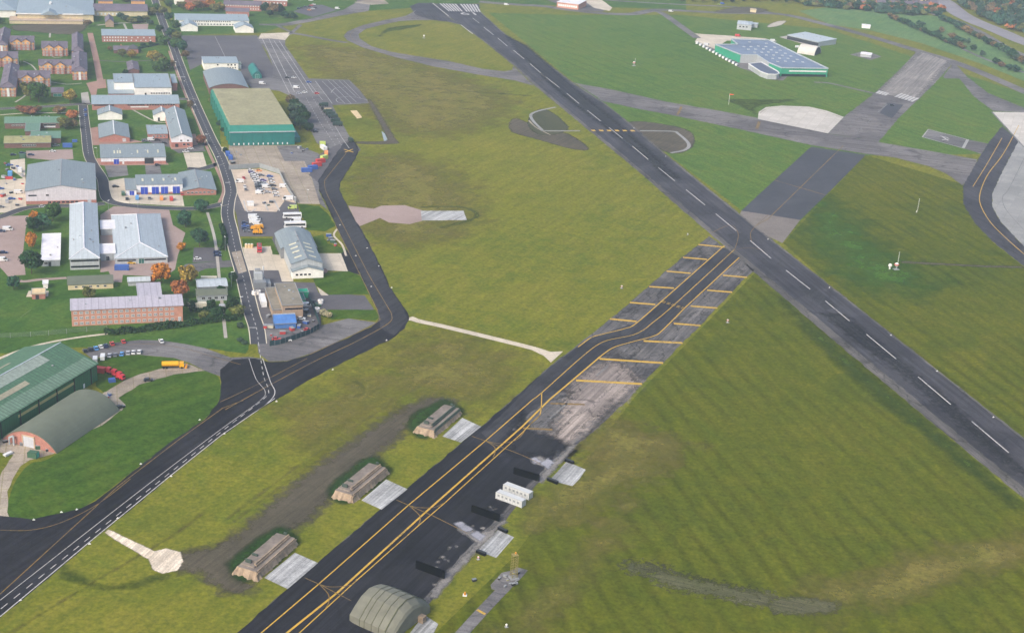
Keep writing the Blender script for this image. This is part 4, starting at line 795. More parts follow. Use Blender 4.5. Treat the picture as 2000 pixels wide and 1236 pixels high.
bldg('hipped grey roofed wing left of the mess with white fascia','building',(-30,20),(32,10),(-20,2),7,roof='hip',ax='x',rise=3.6,wall='render_white',rm='roof_bluegrey',over=1.)
bldg('long slate roofed officers quarters right of the mess','building',(184,21),(288,23),(196,8),5.4,ax='x',rise=4.2,wall='render_cream',rm='roof_slate',win=[('F',.03,.45,6,2.2,1.5,1.8,'trim_white','trim_white'),('F',.5,.95,6,2.2,2,1.6,'trim_white','render_cream')],over=.8)
bldg('slate roofed house wing standing forward of the quarters','building',(206,44),(222,44),depth=26,h=4.5,ax='y',rise=3.2,wall='brick_tan',rm='roof_slate')
for i,(u0,u1) in enumerate(((192,220),(257,283))): bldg(['orange rendered block with slate roof, left of two at the top edge','orange rendered block with slate roof, right of two at the top edge'][i],'building',(u0,2.5),(u1,2.5+i),depth=16,h=8,roof='hip',ax='x',rise=3,wall='render_orange',rm='roof_slate',win=[('F',.1,.9,3,3,1.5,1.4)])
bldg('white rendered flats with square windows at the top edge','building',(341,-13),(360,-12),depth=14,h=12,roof='flat',wall='render_white',rm='roof_dark',win=[('F',.1,.9,2,z,1.8,1.6,None,'glass') for z in (2.5,6,9.5)])
bldg('red brick block behind autumn trees right of the white flats','building',(362,0),(402,-2),depth=22,h=7,ax='x',rise=3,wall='brick_red',rm='roof_slate')
bldg('slate roofed two storey barrack range with white dormers','building',(437,9),(510,18),(436,1),6.,az=R(80),ax='x',rise=3.2,wall='brick_red',rm='roof_slate',win=[('F',.02,.95,14,5,1.,1.3,None,'trim_white'),('F',.02,.95,14,2.2,1.,1.3,None,'trim_white')])
bldg('lower brick barrack range in front of the slate range','building',(441,22),(486,27),depth=10,h=5,az=R(80),ax='x',rise=2.5,wall='brick_red',rm='roof_slate',win=[('F',.03,.95,9,1.8,1.,1.3,None,'trim_white')])
bldg('white flat roofed brick block at the top edge left of the car park','building',(496,1),(560,-1),depth=20,h=5.5,az=R(78),roof='flat',wall='brick_red',rm='roof_white',win=[('F',.03,.97,9,3,1.4,1.6,None,'trim_white')])
# residential blocks
def resid(label,fl,fr,top,vb=None,h=7.2,wd=None):
    q=bldg(label,'residential block',fl,fr,top,h,ax='x',rise=3.4,wall='brick_red',rm='roof_slate',name='residential_block',over=.6,group='brick residential blocks with orange top storeys')
    W_=q['W']; r=q['root']
    b=MB().box(-.08,-.08,5.1,W_+.08,.3,7.18); b.build('orange_storey',M['render_orange'],r)
    MB().box(-.1,-.12,2.5,W_+.1,.2,2.75).build('string_course',M['render_cream'],r)
    n=2
    for i in range(n):
        cx=W_*(.27+.38*i); g=MB(); g.prism([(cx-3.6,0.1),(cx+3.6,0.1),(cx+3.6,7.3),(cx,9.6),(cx-3.6,7.3)],'y',-1.3,.1); g.build('gabled_bay',M['brick_red'],r,recalc=True)
        g=MB(); g.prism([(cx-3.65,5.1),(cx+3.65,5.1),(cx+3.65,7.3),(cx,9.62),(cx-3.65,7.3)],'y',-1.36,-1.28); g.build('gable_render',M['render_orange'],r,recalc=True)
        g=MB(); g.prism([(cx-4.2,7.1),(cx,9.75),(cx+4.2,7.1),(cx+4.2,7.4),(cx,10.05),(cx-4.2,7.4)],'y',-1.9,q['D']*.4); g.build('dormer_roof',M['roof_slate'],r,recalc=True)
        for z in (1.3,3.9,6.4):
            for s in (-1.7,1.7): link('window',winmesh('window',1.5,1.4,'trim_white','trim_grey'),r,(cx+s,-1.42,z))
    for z in (1.3,3.9,6.4): link('window',winmesh('window',1.3,1.4,'trim_white','trim_grey'),r,(W_*.9,-.12,z)); link('window',winmesh('window',1.3,1.4,'trim_white','trim_grey'),r,(W_*.03+1,-.12,z))
    MB().box(W_-.1,3,0,W_+.7,5.5,7).build('stair_glazing',M['trim_white'],r)
def wing(label,fl,fr,bk,h=7.2):
    q=bldg(label,'residential block',fl,fr,bk,h,roof='hip',ax='y',rise=3.2,wall='brick_red',rm='roof_slate',name='residential_block',over=.6,ridge='roof_slate',group='brick residential blocks with orange top storeys')
    W_=q['W']; r=q['root']; MB().box(-.08,-.08,5.1,W_+.08,q['D'],7.1).build('orange_storey',M['render_orange'],r); MB().box(-.1,-.12,2.5,W_+.1,.2,2.75).build('string_course',M['render_cream'],r)
    MB().box(W_/2-.9,-.35,.2,W_/2+.9,0,6.8).build('stair_glazing',M['trim_white'],r)
    for k in range(6):
        y=4+k*(q['D']-9)/5
        for t_ in (.25,.75): MB().box(W_*t_-.45,y,8.2,W_*t_+.45,y+.8,9.3).build('roof_vent',M['roof_slate'],r)
    for z in (1.3,3.9,6.3):
        for s in (.2,.8): link('window',winmesh('window',1.3,1.3,'trim_white','trim_grey'),r,(W_*s,-.14,z))
resid('gabled residential block nearest the mess lawn on the left',(20,82),(66,81.5),(24,70.5))
resid('gabled residential block joined to the wing by the brick path, farthest',(82,93.5),(131,93),(82,81))
resid('gabled residential block joined to the wing by the brick path, nearer',(76,127.5),(139,127),(77,116.5))
resid('gabled residential block nearest the big green tree',(36,152),(97,151),(38,138.5))
resid('gabled residential block cut by the left edge of the picture',(-24,114),(34,112),(-20,101))
wing('slate roofed residential wing along the brick path, farther half',(141,100),(162,101),(135,68))
wing('slate roofed residential wing along the brick path, nearer half',(141,139.5),(169.6,139),(136,104))
wing('slate roofed residential wing standing by the lower left street',(0.6,171),(30,170.5),(2.6,128))
wing('slate roofed residential wing at the left edge beside the mess lawn',(-8,88),(14,87),(-6,58))
# control-tower complex
r=bldg('brown flat roofed operations building, upper part','building',(552,597),(592,596),(541.6,555),7.4,roof='flat',wall='brick_tan',rm='roof_felt',name='building',win=[('F',.15,.95,3,5.6,3.2,.8,None,'glass')])
bldg('lower flat roofed surround left of the brown operations building','building',(533,606),(553,606),(521,563),4.2,roof='flat',wall='brick_tan',rm='roof_felt')
bldg('lower flat roofed front of the brown operations building','building',(553.5,607),(592,606.5),depth=6,h=4.,roof='flat',wall='brick_tan',rm='roof_felt')
bldg('blue pitched sheet metal shelter in front of the operations building','shelter',(538,632),(578,630.5),(536.5,615),2.6,ax='x',rise=2.4,wall='blue_sheet',rm='blue_sheet',name='shelter',ridge='roof_light')
container((513.5,592),-17,12,'white','white trailer with orange end parked beside the operations building',None,2.6,3.,'trailer','trailer')
bldg('green canvas canopy right of the operations building','canopy',(583,572),(603,571),(581,565),3.,roof='flat',wall='green_canvas',rm='green_canvas',name='canopy',over=.1)
bldg('pale green lean-to strip beside the green canopy','lean-to',(589,587),(597,586.5),(583,573),2.6,roof='flat',wall='green_canvas',rm='slope_teal',name='lean_to',over=.1)
p=G(506,556); t=empty('plant_tower',(p.x,p.y,0),R(17),'stack of grey plant units and ducts by the camp road','plant')
MB().box(-3,-6,0,3,1,3.4).build('lower_unit',M['metal_grey'],t); MB().box(-2.4,-2,3.4,1.6,3,6.8).build('upper_unit',M['clad_grey'],t); MB().box(-1.8,1.,6.8,1.,3,8.).build('vent_box',M['trim_grey'],t); MB().box(3.2,-5,0,5.6,2,2.2).build('duct',M['metal_grey'],t); MB().cyl((2.4,2.6),.35,0,9,10).build('flue',M['trim_white'],t)
# low fence round the compound
def fence(label,px,h,mat,step=2.5,solid=True,cat='fence',name='fence',post='metal_grey',pw=.12):
    P=[G(*q) for q in px]; r=empty(name,P[0],0,label,cat); b=MB(); o=P[0]
    for A,B_ in zip(P[:-1],P[1:]):
        a=A-o; e=B_-o; d=(e-a); L=d.length; d.normalize(); n=Vector((-d.y,d.x,0))*.05
        if solid: 
            k=len(b.v); b.v+=[tuple(x) for x in (a-n,e-n,e+n,a+n)]+[tuple(x+Vector((0,0,h))) for x in (a-n,e-n,e+n,a+n)]
            for t_ in ((0,3,2,1),(4,5,6,7),(0,1,5,4),(1,2,6,5),(2,3,7,6),(3,0,4,7)): b.f.append(tuple(k+i for i in t_)); b.m.append(0)
        else:
            for z in (h*.25,h*.5,h*.75,h-.05): b.beam(a+Vector((0,0,z)),e+Vector((0,0,z)),.05)
        m=max(1,int(L/step))
        for i in range(m+1): q=a+d*(L*i/m); q=q+n*2; MB().box(q.x-pw/2,q.y-pw/2,0,q.x+pw/2,q.y+pw/2,h+.15).build('post',M[post],r)
    b.build('panel',M[mat],r); return r
fence('dark teal screen fence curving round the operations compound',[(598,574),(611,603),(622,629),(624,641),(606,652),(578,662.5),(547,672.5),(526,676)],2.6,'teal_fence')
fence('pale grey palisade fence across the top of the vehicle compound',[(447,332),(507,328),(546,340)],3.2,'fence_grey')
fence('pale grey palisade fence down the right side of the vehicle compound',[(546,340),(556,362),(578,397)],2.6,'fence_grey')
fence('chain link perimeter fence with posts across the left lawn',[(-60,664),(60,658),(130,652),(209,645)],2.4,'fence_grey',7,False,post='trim_grey')
# green hangar by the apron
fl,fr=G2((449,258),9.8),G2((575.5,256),9.8); ex=fr-fl; az=math.atan2(ex[0],ex[1]); W_=float(np.linalg.norm(ex)); ex/=W_; ey=np.array([-ex[1],ex[0]])
Dh=float((G2((417,172),13.5)-fl)@ey)+3
r=empty('hangar',(fl[0],fl[1],0),math.pi/2-az,'big green hangar with khaki ridged roof and teal front doors','hangar')
MB().box(0,0,0,W_,Dh,9.8).build('wall',M['wall_teal'],r)
b=MB(); n=14; y0=5.
for i in range(n):
    a=y0+(Dh-2*y0)*i/n; c=y0+(Dh-2*y0)*(i+1)/n; m_=(a+c)/2
    b.poly([(.6,a,13.2),(W_-.6,a,13.2),(W_-1.6,m_,14.3),(1.6,m_,14.3)]); b.poly([(1.6,m_,14.3),(W_-1.6,m_,14.3),(W_-.6,c,13.2),(.6,c,13.2)])
    for s in (.6,W_-.6): b.poly([(s,a,13.2),(1.6 if s<2 else W_-1.6,m_,14.3),(s,c,13.2)])
b.build('roof',M['roof_khaki'],r)
b=MB(); b.poly([(-.4,-.5,9.9),(W_+.4,-.5,9.9),(W_-.6,y0,13.2),(.6,y0,13.2)]); b.poly([(W_+.4,Dh+.5,9.9),(-.4,Dh+.5,9.9),(.6,Dh-y0,13.2),(W_-.6,Dh-y0,13.2)])
b.poly([(-.4,Dh+.5,9.9),(-.4,-.5,9.9),(.6,y0,13.2),(.6,Dh-y0,13.2)]); b.poly([(W_+.4,-.5,9.9),(W_+.4,Dh+.5,9.9),(W_-.6,Dh-y0,13.2),(W_-.6,y0,13.2)]); b.build('roof_apron',M['slope_teal'],r)
MB().box(-.5,-.7,9.3,W_+.5,-.45,9.95).build('fascia',M['roof_light'],r)
for i in range(6): x=W_*(.04+.92*i/6); MB().box(x,-.25,.1,x+W_*.92/6-.25,-.02,8.9).build('hangar_door',M['wall_teal'],r)
for i in range(12): x=W_*(.06+.075*i); MB().box(x-.35,-.4,.5,x+.35,-.26,1.9).build('window',M['trim_white'],r)
for i in range(11): y=4+i*(Dh-8)/10; MB().box(-.9,y-.5,0,0,y+.5,9.6).build('buttress',M['slope_teal'],r); MB().box(-.12,y+1,5,0,y+3.4,8.2).build('side_window',M['skylight'],r)
MB().box(W_,6,0,W_+5,Dh-8,3.6).build('lean_to',M['wall_teal'],r)
# building group behind the hangar
bldg('grey barrel roofed brick gymnasium behind the green hangar','building',(409,172),(484,169.5),(391,140),5.4,roof='arc',ax='y',rise=3.2,wall='brick_dark',rm='roof_grey')
bldg('white rendered block with grey pent roof beside the parade ground','building',(398,124),(465.5,124),(396.5,111.5),5.6,roof='mono',rise=1.,wall='render_white',rm='roof_bluegrey',win=[('F',.38,.42,1,4.3,1.2,1.2,None,'glass'),('F',.65,.95,3,4.3,1.2,1.2,None,'glass'),('F',.65,.95,4,1.8,.9,.9,None,'glass')],doors=[('L',.4,2,2.4,'door_grey')])
bldg('small lean-to with pale green roof at the end of the white block','lean-to',(466,126),(471,126),depth=10,h=4,roof='flat',wall='render_white',rm='roof_green',name='lean_to')
bldg('small dark green barrel roofed store standing on the parade ground','store',(494,148),(511,148),(486,131),2.6,roof='arc',ax='y',rise=3.2,wall='wall_teal',rm='wall_teal',name='store_building',doors=[('F',.5,3.,3.4,'slope_teal')])
# ================================================================ right hand side
P=[(1397,87.7),(1446.6,107.2),(1478,108),(1502,123.5),(1523,132),(1617.5,134),(1501,78.6),(1421,76.6),(1441,86)]
P=[(1397,87.7),(1446.6,107.2),(1478,107.5),(1502,123),(1526,133),(1617.5,134.5),(1501,78.6),(1428,76.8),(1441,87)]
hh=8.; c0=G2(P[0],hh); V=[G2(p,hh)-c0 for p in P]; r=empty('terminal_building',(c0[0],c0[1],0),0,'large green walled helicopter hangar with blue grey roof and many skylights','hangar')
b=MB(); k=len(V)
for i in range(k): a,c=V[i],V[(i+1)%k]; b.poly([(a[0],a[1],0),(c[0],c[1],0),(c[0],c[1],hh),(a[0],a[1],hh)])
o=b.build('wall',[plain('wall_green2','2f8f6e',.6)],r)
b=MB(); b.v=[(v[0],v[1],hh-.5) for v in V]; b.f=[t for t in tessellate_polygon([[Vector((v[0],v[1],0)) for v in V]])]; b.m=[0]*len(b.f); b.build('roof',M['roof_dkblue'] if 'roof_dkblue' in M else plain('roof_dkblue','6d7a8c',.8,0,.15,.12),r,recalc=True)
b=MB()
for i in range(k): b.beam((*V[i],hh+.1),(*V[(i+1)%k],hh+.1),.9)
b.build('parapet',M['roof_light'],r)
for (u,v) in [(1464,82),(1497,84.5),(1453,91),(1467,91),(1481,90),(1496,91),(1513,92),(1462,96),(1476,96),(1491,95.5),(1506,97),(1524,98),(1474,102),(1488,102),(1501,101.5),(1517,102.5),(1534,104),(1497,107.5),(1511,107.5),(1528,108),(1545,109.5),(1509,114),(1523,113.5),(1539,114),(1557,116),(1519,120),(1534,119.5),(1550,120),(1568,121)]:
    q=G2((u,v),hh)-c0; MB().box(q[0]-1.2,q[1]-1.6,hh-.5,q[0]+1.2,q[1]+1.6,hh-.1).build('skylight',M['clad_grey'],r)
a,c=V[4],V[5]; d=(c-a); b=MB(); n_=np.array([d[1],-d[0]])/np.linalg.norm(d)*.3; s=a+d*.17+n_; e=a+d*.97+n_; b.poly([(s[0],s[1],4.6),(e[0],e[1],4.6),(e[0],e[1],6.),(s[0],s[1],6.)]); b.build('sign_band',M['trim_white'],r)
s=a+d*.02+n_; e=a+d*.97+n_; b=MB(); b.poly([(s[0],s[1],.2),(e[0],e[1],.2),(e[0],e[1],2.4),(s[0],s[1],2.4)]); b.build('glazing',M['glass'],r)
i,j=V[1],V[3]; b=MB(); n_=np.array([.0,-.35])
for a_,c_ in ((V[1],V[2]),(V[2],V[3])): b.poly([(a_[0],a_[1]-.35,0),(c_[0],c_[1]-.35,0),(c_[0],c_[1]-.35,7.6),(a_[0],a_[1]-.35,7.6)])
b.build('grey_wall',M['clad_grey'],r)
P=[(1462,125),(1487,122),(1519,140),(1522,144),(1517,146),(1500,145.5),(1485,140)]; hh=4.6; c0=G2(P[0],hh); V=[G2(p,hh)-c0 for p in P]; k=len(V)
r=empty('office_building',(c0[0],c0[1],0),0,'low office with dark roof and rounded end before the green hangar','office'); b=MB()
for i in range(k): a,c=V[i],V[(i+1)%k]; b.poly([(a[0],a[1],0),(c[0],c[1],0),(c[0],c[1],hh),(a[0],a[1],hh)])
b.build('wall',M['clad_grey'],r); b=MB(); b.v=[(v[0],v[1],hh-.2) for v in V]; b.f=[t for t in tessellate_polygon([[Vector((v[0],v[1],0)) for v in V]])]; b.m=[0]*len(b.f); b.build('roof',plain('roof_dkgrey','565d6e',.7),r,recalc=True)
b=MB(); [b.beam((*V[i],hh+.05),(*V[(i+1)%k],hh+.05),.8) for i in range(k)]; b.build('parapet',M['trim_white'],r)
bldg('pale grey open fronted shed with five bays','shed',(1538,69),(1599,83),(1559,60),4.4,roof='mono',rise=1.2,az='px',wall='roof_light',rm='roof_light',name='shed',doors=[('F',.1+.2*i,8.2,3.4,'metal_dark','bay_opening') for i in range(5)])
bldg('square pale grey two storey rescue training house','building',(1440,47),(1468,49),depth=24,h=6.,roof='hip',ax='x',rise=2.,wall='clad_grey',rm='roof_light',az=R(100),win=[('F',.1,.8,3,3.4,1.8,1.2,None,'glass')])
bldg('small pale annexe beside the rescue training house','building',(1468,48),(1480,49),depth=12,h=3.4,roof='flat',az=R(100),wall='clad_grey',rm='roof_light')
sheet('pad',[(1660,107),(1690,100),(1722,111),(1700,118)],a_per,1.4)
bldg('small square pale blockhouse on a grey pad in the grass','blockhouse',(1681,106),(1702,108),depth=11,h=2.6,roof='flat',az=R(105),wall='clad_grey',rm='roof_white',name='blockhouse')
sheet('concrete_apron',[(1341,64),(1370,67),(1420,70),(1500,76),(1480,80),(1420,80),(1396,96),(1361,84),(1357,82),(1362,75)],c_con,1.6)
sheet('gravel_yard',[(1357,82),(1400,92),(1445,112),(1500,128),(1540,148),(1530,158),(1505,156),(1480,145),(1440,131)],a_per,1.5)
sheet('pad',[(1522,73),(1560,66),(1630,77),(1600,92),(1583,91)],p_path,1.5)
tw=G(1580,104); r=empty('tent',(tw.x,tw.y,0),R(62),'white arched fabric hangar beside the large green hangar','tent')
pr=[(11*math.cos(math.pi*i/12),8*math.sin(math.pi*i/12)) for i in range(13)]
MB().prism(pr,'y',-9,9).build('canopy',M['tent_white'],r,recalc=True); pr=[(9.6*math.cos(math.pi*i/12),7*math.sin(math.pi*i/12)) for i in range(13)]
MB().prism(pr,'y',-9.2,-9.02).build('opening',M['metal_dark'],r,recalc=True)
bldg('white low shelter beside a bare earth patch in the far meadow','shelter',(1684,50),(1700,51),depth=8,h=3,roof='flat',wall='render_white',rm='roof_white',name='shelter',az=R(100))
bldg('large brick and cream depot at the top edge of the field','depot',(1088,4.5),(1130,9.5),depth=30,h=6,roof='mono',rise=1,az='px',wall='brick_orange',rm='roof_white',name='depot',win=[('F',.05,.95,9,3,2,2.4,None,'trim_white')])
sheet('apron',[(1138,0),(1172,-2),(1196,16),(1190,22),(1160,16)],c_con,1.6); sheet('apron',[(1088,8),(1060,-2),(1160,-8),(1190,16),(1176,24),(1110,19)],a_per,1.5)
bldg('tiny cream site hut beside the northern track','hut',(1466,19.5),(1477,20),depth=8,h=3,roof='flat',wall='render_cream',rm='cream_tile',name='hut',az=R(95))
# ================================================================ big T shaped hangar, bottom left
q=bldg('large green corrugated hangar with pale rooflights, bottom left','hangar',(-130,899),(189,710),(128,664),7.8,roof='gable',ax='x',rise=5.7,az='px',wall='clad_green',rm='roof_hangar',name='hangar',depth=36.7,ridge='roof_light',over=.6,eave=False)
r=q['root']; W_=q['W']; D=q['D']
def slope(n,x0,x1,y0,y1,mat,e=.34):
    f=lambda y:7.8+5.7*(1-abs(y-D/2)/(D/2)); b=MB(); b.poly([(x0,y0,f(y0)+e),(x1,y0,f(y0)+e),(x1,y1,f(y1)+e),(x0,y1,f(y1)+e)]); b.poly([(x0,y0,f(y0)+.2),(x1,y0,f(y0)+.2),(x1,y0,f(y0)+e),(x0,y0,f(y0)+e)]); b.poly([(x1,y0,f(y0)+.2),(x1,y1,f(y1)+.2),(x1,y1,f(y1)+e),(x1,y0,f(y0)+e)]); b.build(n,mat,r)
slope('rooflight',W_-100,W_-34,7.8,10.2,plain('rooflight_old','9a937c',.6,0,.2,.7)); slope('pale_roof_sheets',W_-90,W_-14,D/2-5.4,D/2-.4,ribbed('roof_bleached','8f9a8e','x',3.2,.82,.06,.7,.18))
slope('rooflight',W_-90,W_-22,D/2+8,D/2+9.4,plain('rooflight_old','9a937c'))
m2=ribbed('roof_lower','6b8570','x',1.9,.62,.3,.7,.2); slope('lower_roof_sheets',W_-100,W_-.5,.0,5.6,m2,.31)
for x0,x1 in ((W_-52,W_-40),(W_-39.4,W_-27.6),(W_-27,W_-16.2)): MB().box(x0,-.12,4.6,x1,0,5.8).build('window_strip',M['strip_yellow'],r)
for i in range(9): x=W_-4.5-i*11.6; MB().box(x-.18,-.3,0,x+.18,0,7.6).build('pilaster',M['metal_dark'],r)
MB().box(W_-10,-.12,.2,W_-9,0,2.2).build('door',M['trim_white'],r)
MB().box(W_-110,-.35,7.3,W_+.3,-.1,7.6).build('gutter',M['metal_dark'],r)
# barrel roofed shed
A=G2((110,886)); B_=G2((233,802)); ex=B_-A; L=float(np.linalg.norm(ex)); az=math.atan2(ex[0],ex[1]); r=empty('barrel_roofed_shed',(A[0],A[1],0),math.pi/2-az,'grey green barrel roofed shed with brick end wall beside the hangar','shed')
wd=25.; cy,rise=wd/2,6.6; rr=(wd*wd/4+rise*rise)/(2*rise)
def arc(n,dz=0,sh=0): 
    o=[]; a0=math.asin((wd/2-sh)/rr)
    for i in range(n+1): a=-a0+2*a0*i/n; o.append((cy+(rr+dz)*math.sin(a),(rr+dz)*math.cos(a)-(rr-rise)))
    return o
pr=arc(20); MB().prism([(0,0)]+[(wd,0)]+pr[::-1],'x',.3,L-.3).build('end_wall',M['brick_red'],r,recalc=True)
pr=arc(20,.02); po=arc(20,.32); MB().prism(po[::-1]+pr,'x',0,L).build('roof',M['felt_green'],r,recalc=True)
MB().box(.1,10.2,.1,.35,14.8,4.4).build('roller_door',M['door_grey'],r); MB().box(.0,9.6,.1,.3,10.1,4.9).build('door_frame',M['stone_buff'],r); b=MB(); b.box(.0,14.9,.1,.3,15.4,4.9); b.box(0,9.6,4.5,.3,15.4,4.95); b.build('door_frame',M['stone_buff'],r)
b=MB(); b.cyl((-.9,18.5),.35,0,4,8); b.cyl((-.9,20.5),.3,0,3,8); b.beam((-.9,18.5,4),(-.9,20.5,3),.6); b.build('extract_duct',M['roof_light'],r)
# ================================================================ camp roads and hard standings
for q,m_,lv in [([(353.6,69.8),(502,69.8),(534.6,133.5),(532,150),(478,160),(465,126),(398,124),(371,137.5)],a_park,1.2),
 ([(502,75),(510,66.7),(569,64.7),(557,79),(557,89),(603,153.7),(682,156.7),(702,176),(722,202),(649,206),(679,261),(692,282),(663,293),(640,290),(619,280),(602,245),(592,210),(572,190),(545,178),(490,172),(478,158),(532,150),(534,133),(522,101)],a_grey,1.3),
 ([(505,76),(510,66),(569,64),(557,79),(530,76)],c_con,1.5),([(616,158),(680,157),(710,193),(720,201),(647,204)],a_park,1.6),
 ([(447,285),(580,284),(606.5,340),(625,399),(582,398),(548,340),(509,325),(447,325)],c_old,1.2),([(580,284),(622,300),(640,345),(622,372),(640,410),(625,399),(606,340)],a_grey,1.1),
 ([(540,285),(582,285),(596,315),(556,315)],p_gravel if False else a_grey,1.4),
 ([(447,332),(509,330),(546,341),(579,397),(556,392),(540,414),(500,416),(478,412),(459,372)],paved('concrete_pinkish',(.46,.36,.27),(.64,.52,.4),(-ang(R(73)),5.,(.85,.85,.85)),None,.18),1.3),
 ([(455,400),(461,372),(478,412),(540,414),(556,392),(579,397),(596,447),(575,470),(531,462),(469,462),(462,420)],a_park,1.4),
 ([(583,399),(624,403),(643,421),(655,442),(635,452),(599,450)],g_green,1.5),([(611,463),(630,458),(640,476),(678,487),(666,495),(622,494)],g_green,1.5),
 ([(474,483),(531,481),(541.6,496.5),(556,500),(572,540),(573,550),(550.6,550),(544,528),(484.6,528)],c_con,1.4),
 ([(472,466),(530,466),(545,498),(532,497),(529,480),(474,482)],g_green,1.6),
 ([(611,463),(560,462),(535,458),(531,470),(560,540),(640,545),(634,528),(624,495)],a_park,1.2),
 ([(622,495),(666,495),(680,530),(632,528)],c_con,1.4),([(666,494),(678,488),(704,537),(680,531)],a_dark,1.45),
 ([(487,528),(547,528),(552,550),(614,552),(622,572),(712,577),(731,605),(640,606),(626,615),(628,640),(600,662),(560,678),(515,690),(505,660),(495,600)],a_park,1.35),
 ([(632,533),(681,530),(707,541),(723,575),(642,576),(619,559),(612,546)],g_green,1.5),([(640,605),(733,605),(741,618),(733,627),(681,622),(650,624),(628,618)],g_green,1.5),
 ([(619,560),(642,577),(627,577)],c_con,1.7),
 ([(378.5,483.6),(428,483.6),(434,509.5),(376,513)],a_park,1.4),([(362,516),(451,508),(456,521),(402,525),(378,535),(350,530)],a_grey,1.45),
 ([(222,403),(330,408),(338,440),(362,455),(347,500),(342,526),(322,541),(240,537),(238,552),(222,550),(212,530),(196,532),(196,420)],p_pink,1.3),
 ([(-80,425),(56.6,421),(50,448),(45,493),(50,537),(29,538),(13,526),(-80,500)],p_pink,1.3),
 ([(-30,353),(46,349),(20,330),(20,313),(48.5,310),(52,410),(20,414),(-40,420)],c_con,1.2),([(50.5,295),(141.5,292),(143.5,311),(97,313),(52,309)],p_pink,1.3),
 ([(174,251),(191,248),(193,272),(255,272),(282,278),(192,284),(178,284)],p_brick,1.2),([(326,276),(335,292),(388,289),(382,262),(376,262)],p_brick,1.2),([(275,272),(328,262),(332,288),(310,284)],a_park,1.3),
 ([(204,323),(247,321),(251,343),(212,347)],a_grey,1.2),([(283,319),(311,319),(316,340),(285,341)],a_grey,1.2),([(212,353.7),(242,348),(262,380),(356,381),(360,403),(224.5,396),(214,382)],c_con,1.3),
 ([(358,299),(396,298),(405,328.6),(367,329.4)],c_con,1.4),([(336,292),(372,290),(395,283),(402,296),(357,298),(350,300)],a_grey,1.2),([(188,310),(200,309),(200,318),(325,316),(330,322),(204,324),(190,322)],p_brick,1.25),
 ([(168,163),(206,155),(208,172),(190,174),(188,186),(178,186),(172,170)],p_brick,1.4),([(258,48),(290,47),(288,60),(262,60)],p_pink,1.3),([(158,182),(172,180),(176,202),(160,202)],p_path,1.3),
 ([(573,23),(603,11),(629,10),(659,20),(611,34)],a_park,1.3),([(697,-8),(726,-8),(720,22),(666,31),(607,43),(562,51),(506,50),(506,47),(546,47),(609,36),(670,20),(697,5)],a_per,1.4),
 ([(680,402),(730,408),(745,402),(790,401),(824,411),(824,432),(800,438),(760,435),(742,426),(700,443)],p_pink,1.3),([(822,412),(905,412),(912,430),(824,431)],c_slab,1.5),
 ([(684,216.6),(696.7,216),(707.5,230),(697.5,232)],M['cream_tile'],1.5),([(745,256),(752,262),(758,276),(750,276)],M['roof_bluegrey'],2.5),
 ([(30,836),(62,845),(106,886),(60,898),(38,890),(-20,880),(-20,855)],c_old,2.3),([(185,780),(205,765),(245,790),(238,802),(205,800)],c_old,2.35),
 ([(452,493),(470,490),(482,530),(466,535)],p_gravel if False else c_old,3.4),([(690,5),(745,-4),(760,8),(725,10)],c_old,1.6)]:
    nm='lawn' if m_ in (g_green,) else ('pavement' if m_ in (p_pink,p_brick,p_path) else 'hard_standing'); sheet(nm,q,m_,lv)
road('road',[(296,-10),(302,0),(308,16),(322,55),(338,91),(350.5,125),(367,168),(381,202),(397,238),(412,271),(430.5,307),(443,340),(451,372),(447,392),(444.5,419),(452,452),(460,489),(472,530),(482,572),(492,613),(501,641),(505,672)],7.2,a_road,3,True,(3.,3.),.45,w_line)
road('road',[(162,206),(164,230),(168,261),(173,301),(183,323),(200,350),(204,374),(214,393),(253,402),(303,406),(364,408),(400,406),(438,398)],6.4,a_road,2.6,True,None,.3)
road('road',[(205,398),(150,402),(60,405),(0,424),(-60,440)],6,a_road,2.5,True,None,.25)
road('road',[(-80,216),(0,213),(81,209),(162,203.5),(182,203),(350,194),(378,197)],6,a_park,2.4,True,None,.25)
b=MB(); ribbon_mb(b,W([(163,214),(168,261),(173,303)]),.3,3.2*LZ,0,(3,3)); b.build('centre_line',w_line)['kind']='structure'
road('road',[(366,329),(395,330),(432,318)],6,a_road,2.4,True,None,.2); road('road',[(375,288),(400,283),(414,281)],6,a_road,2.4)
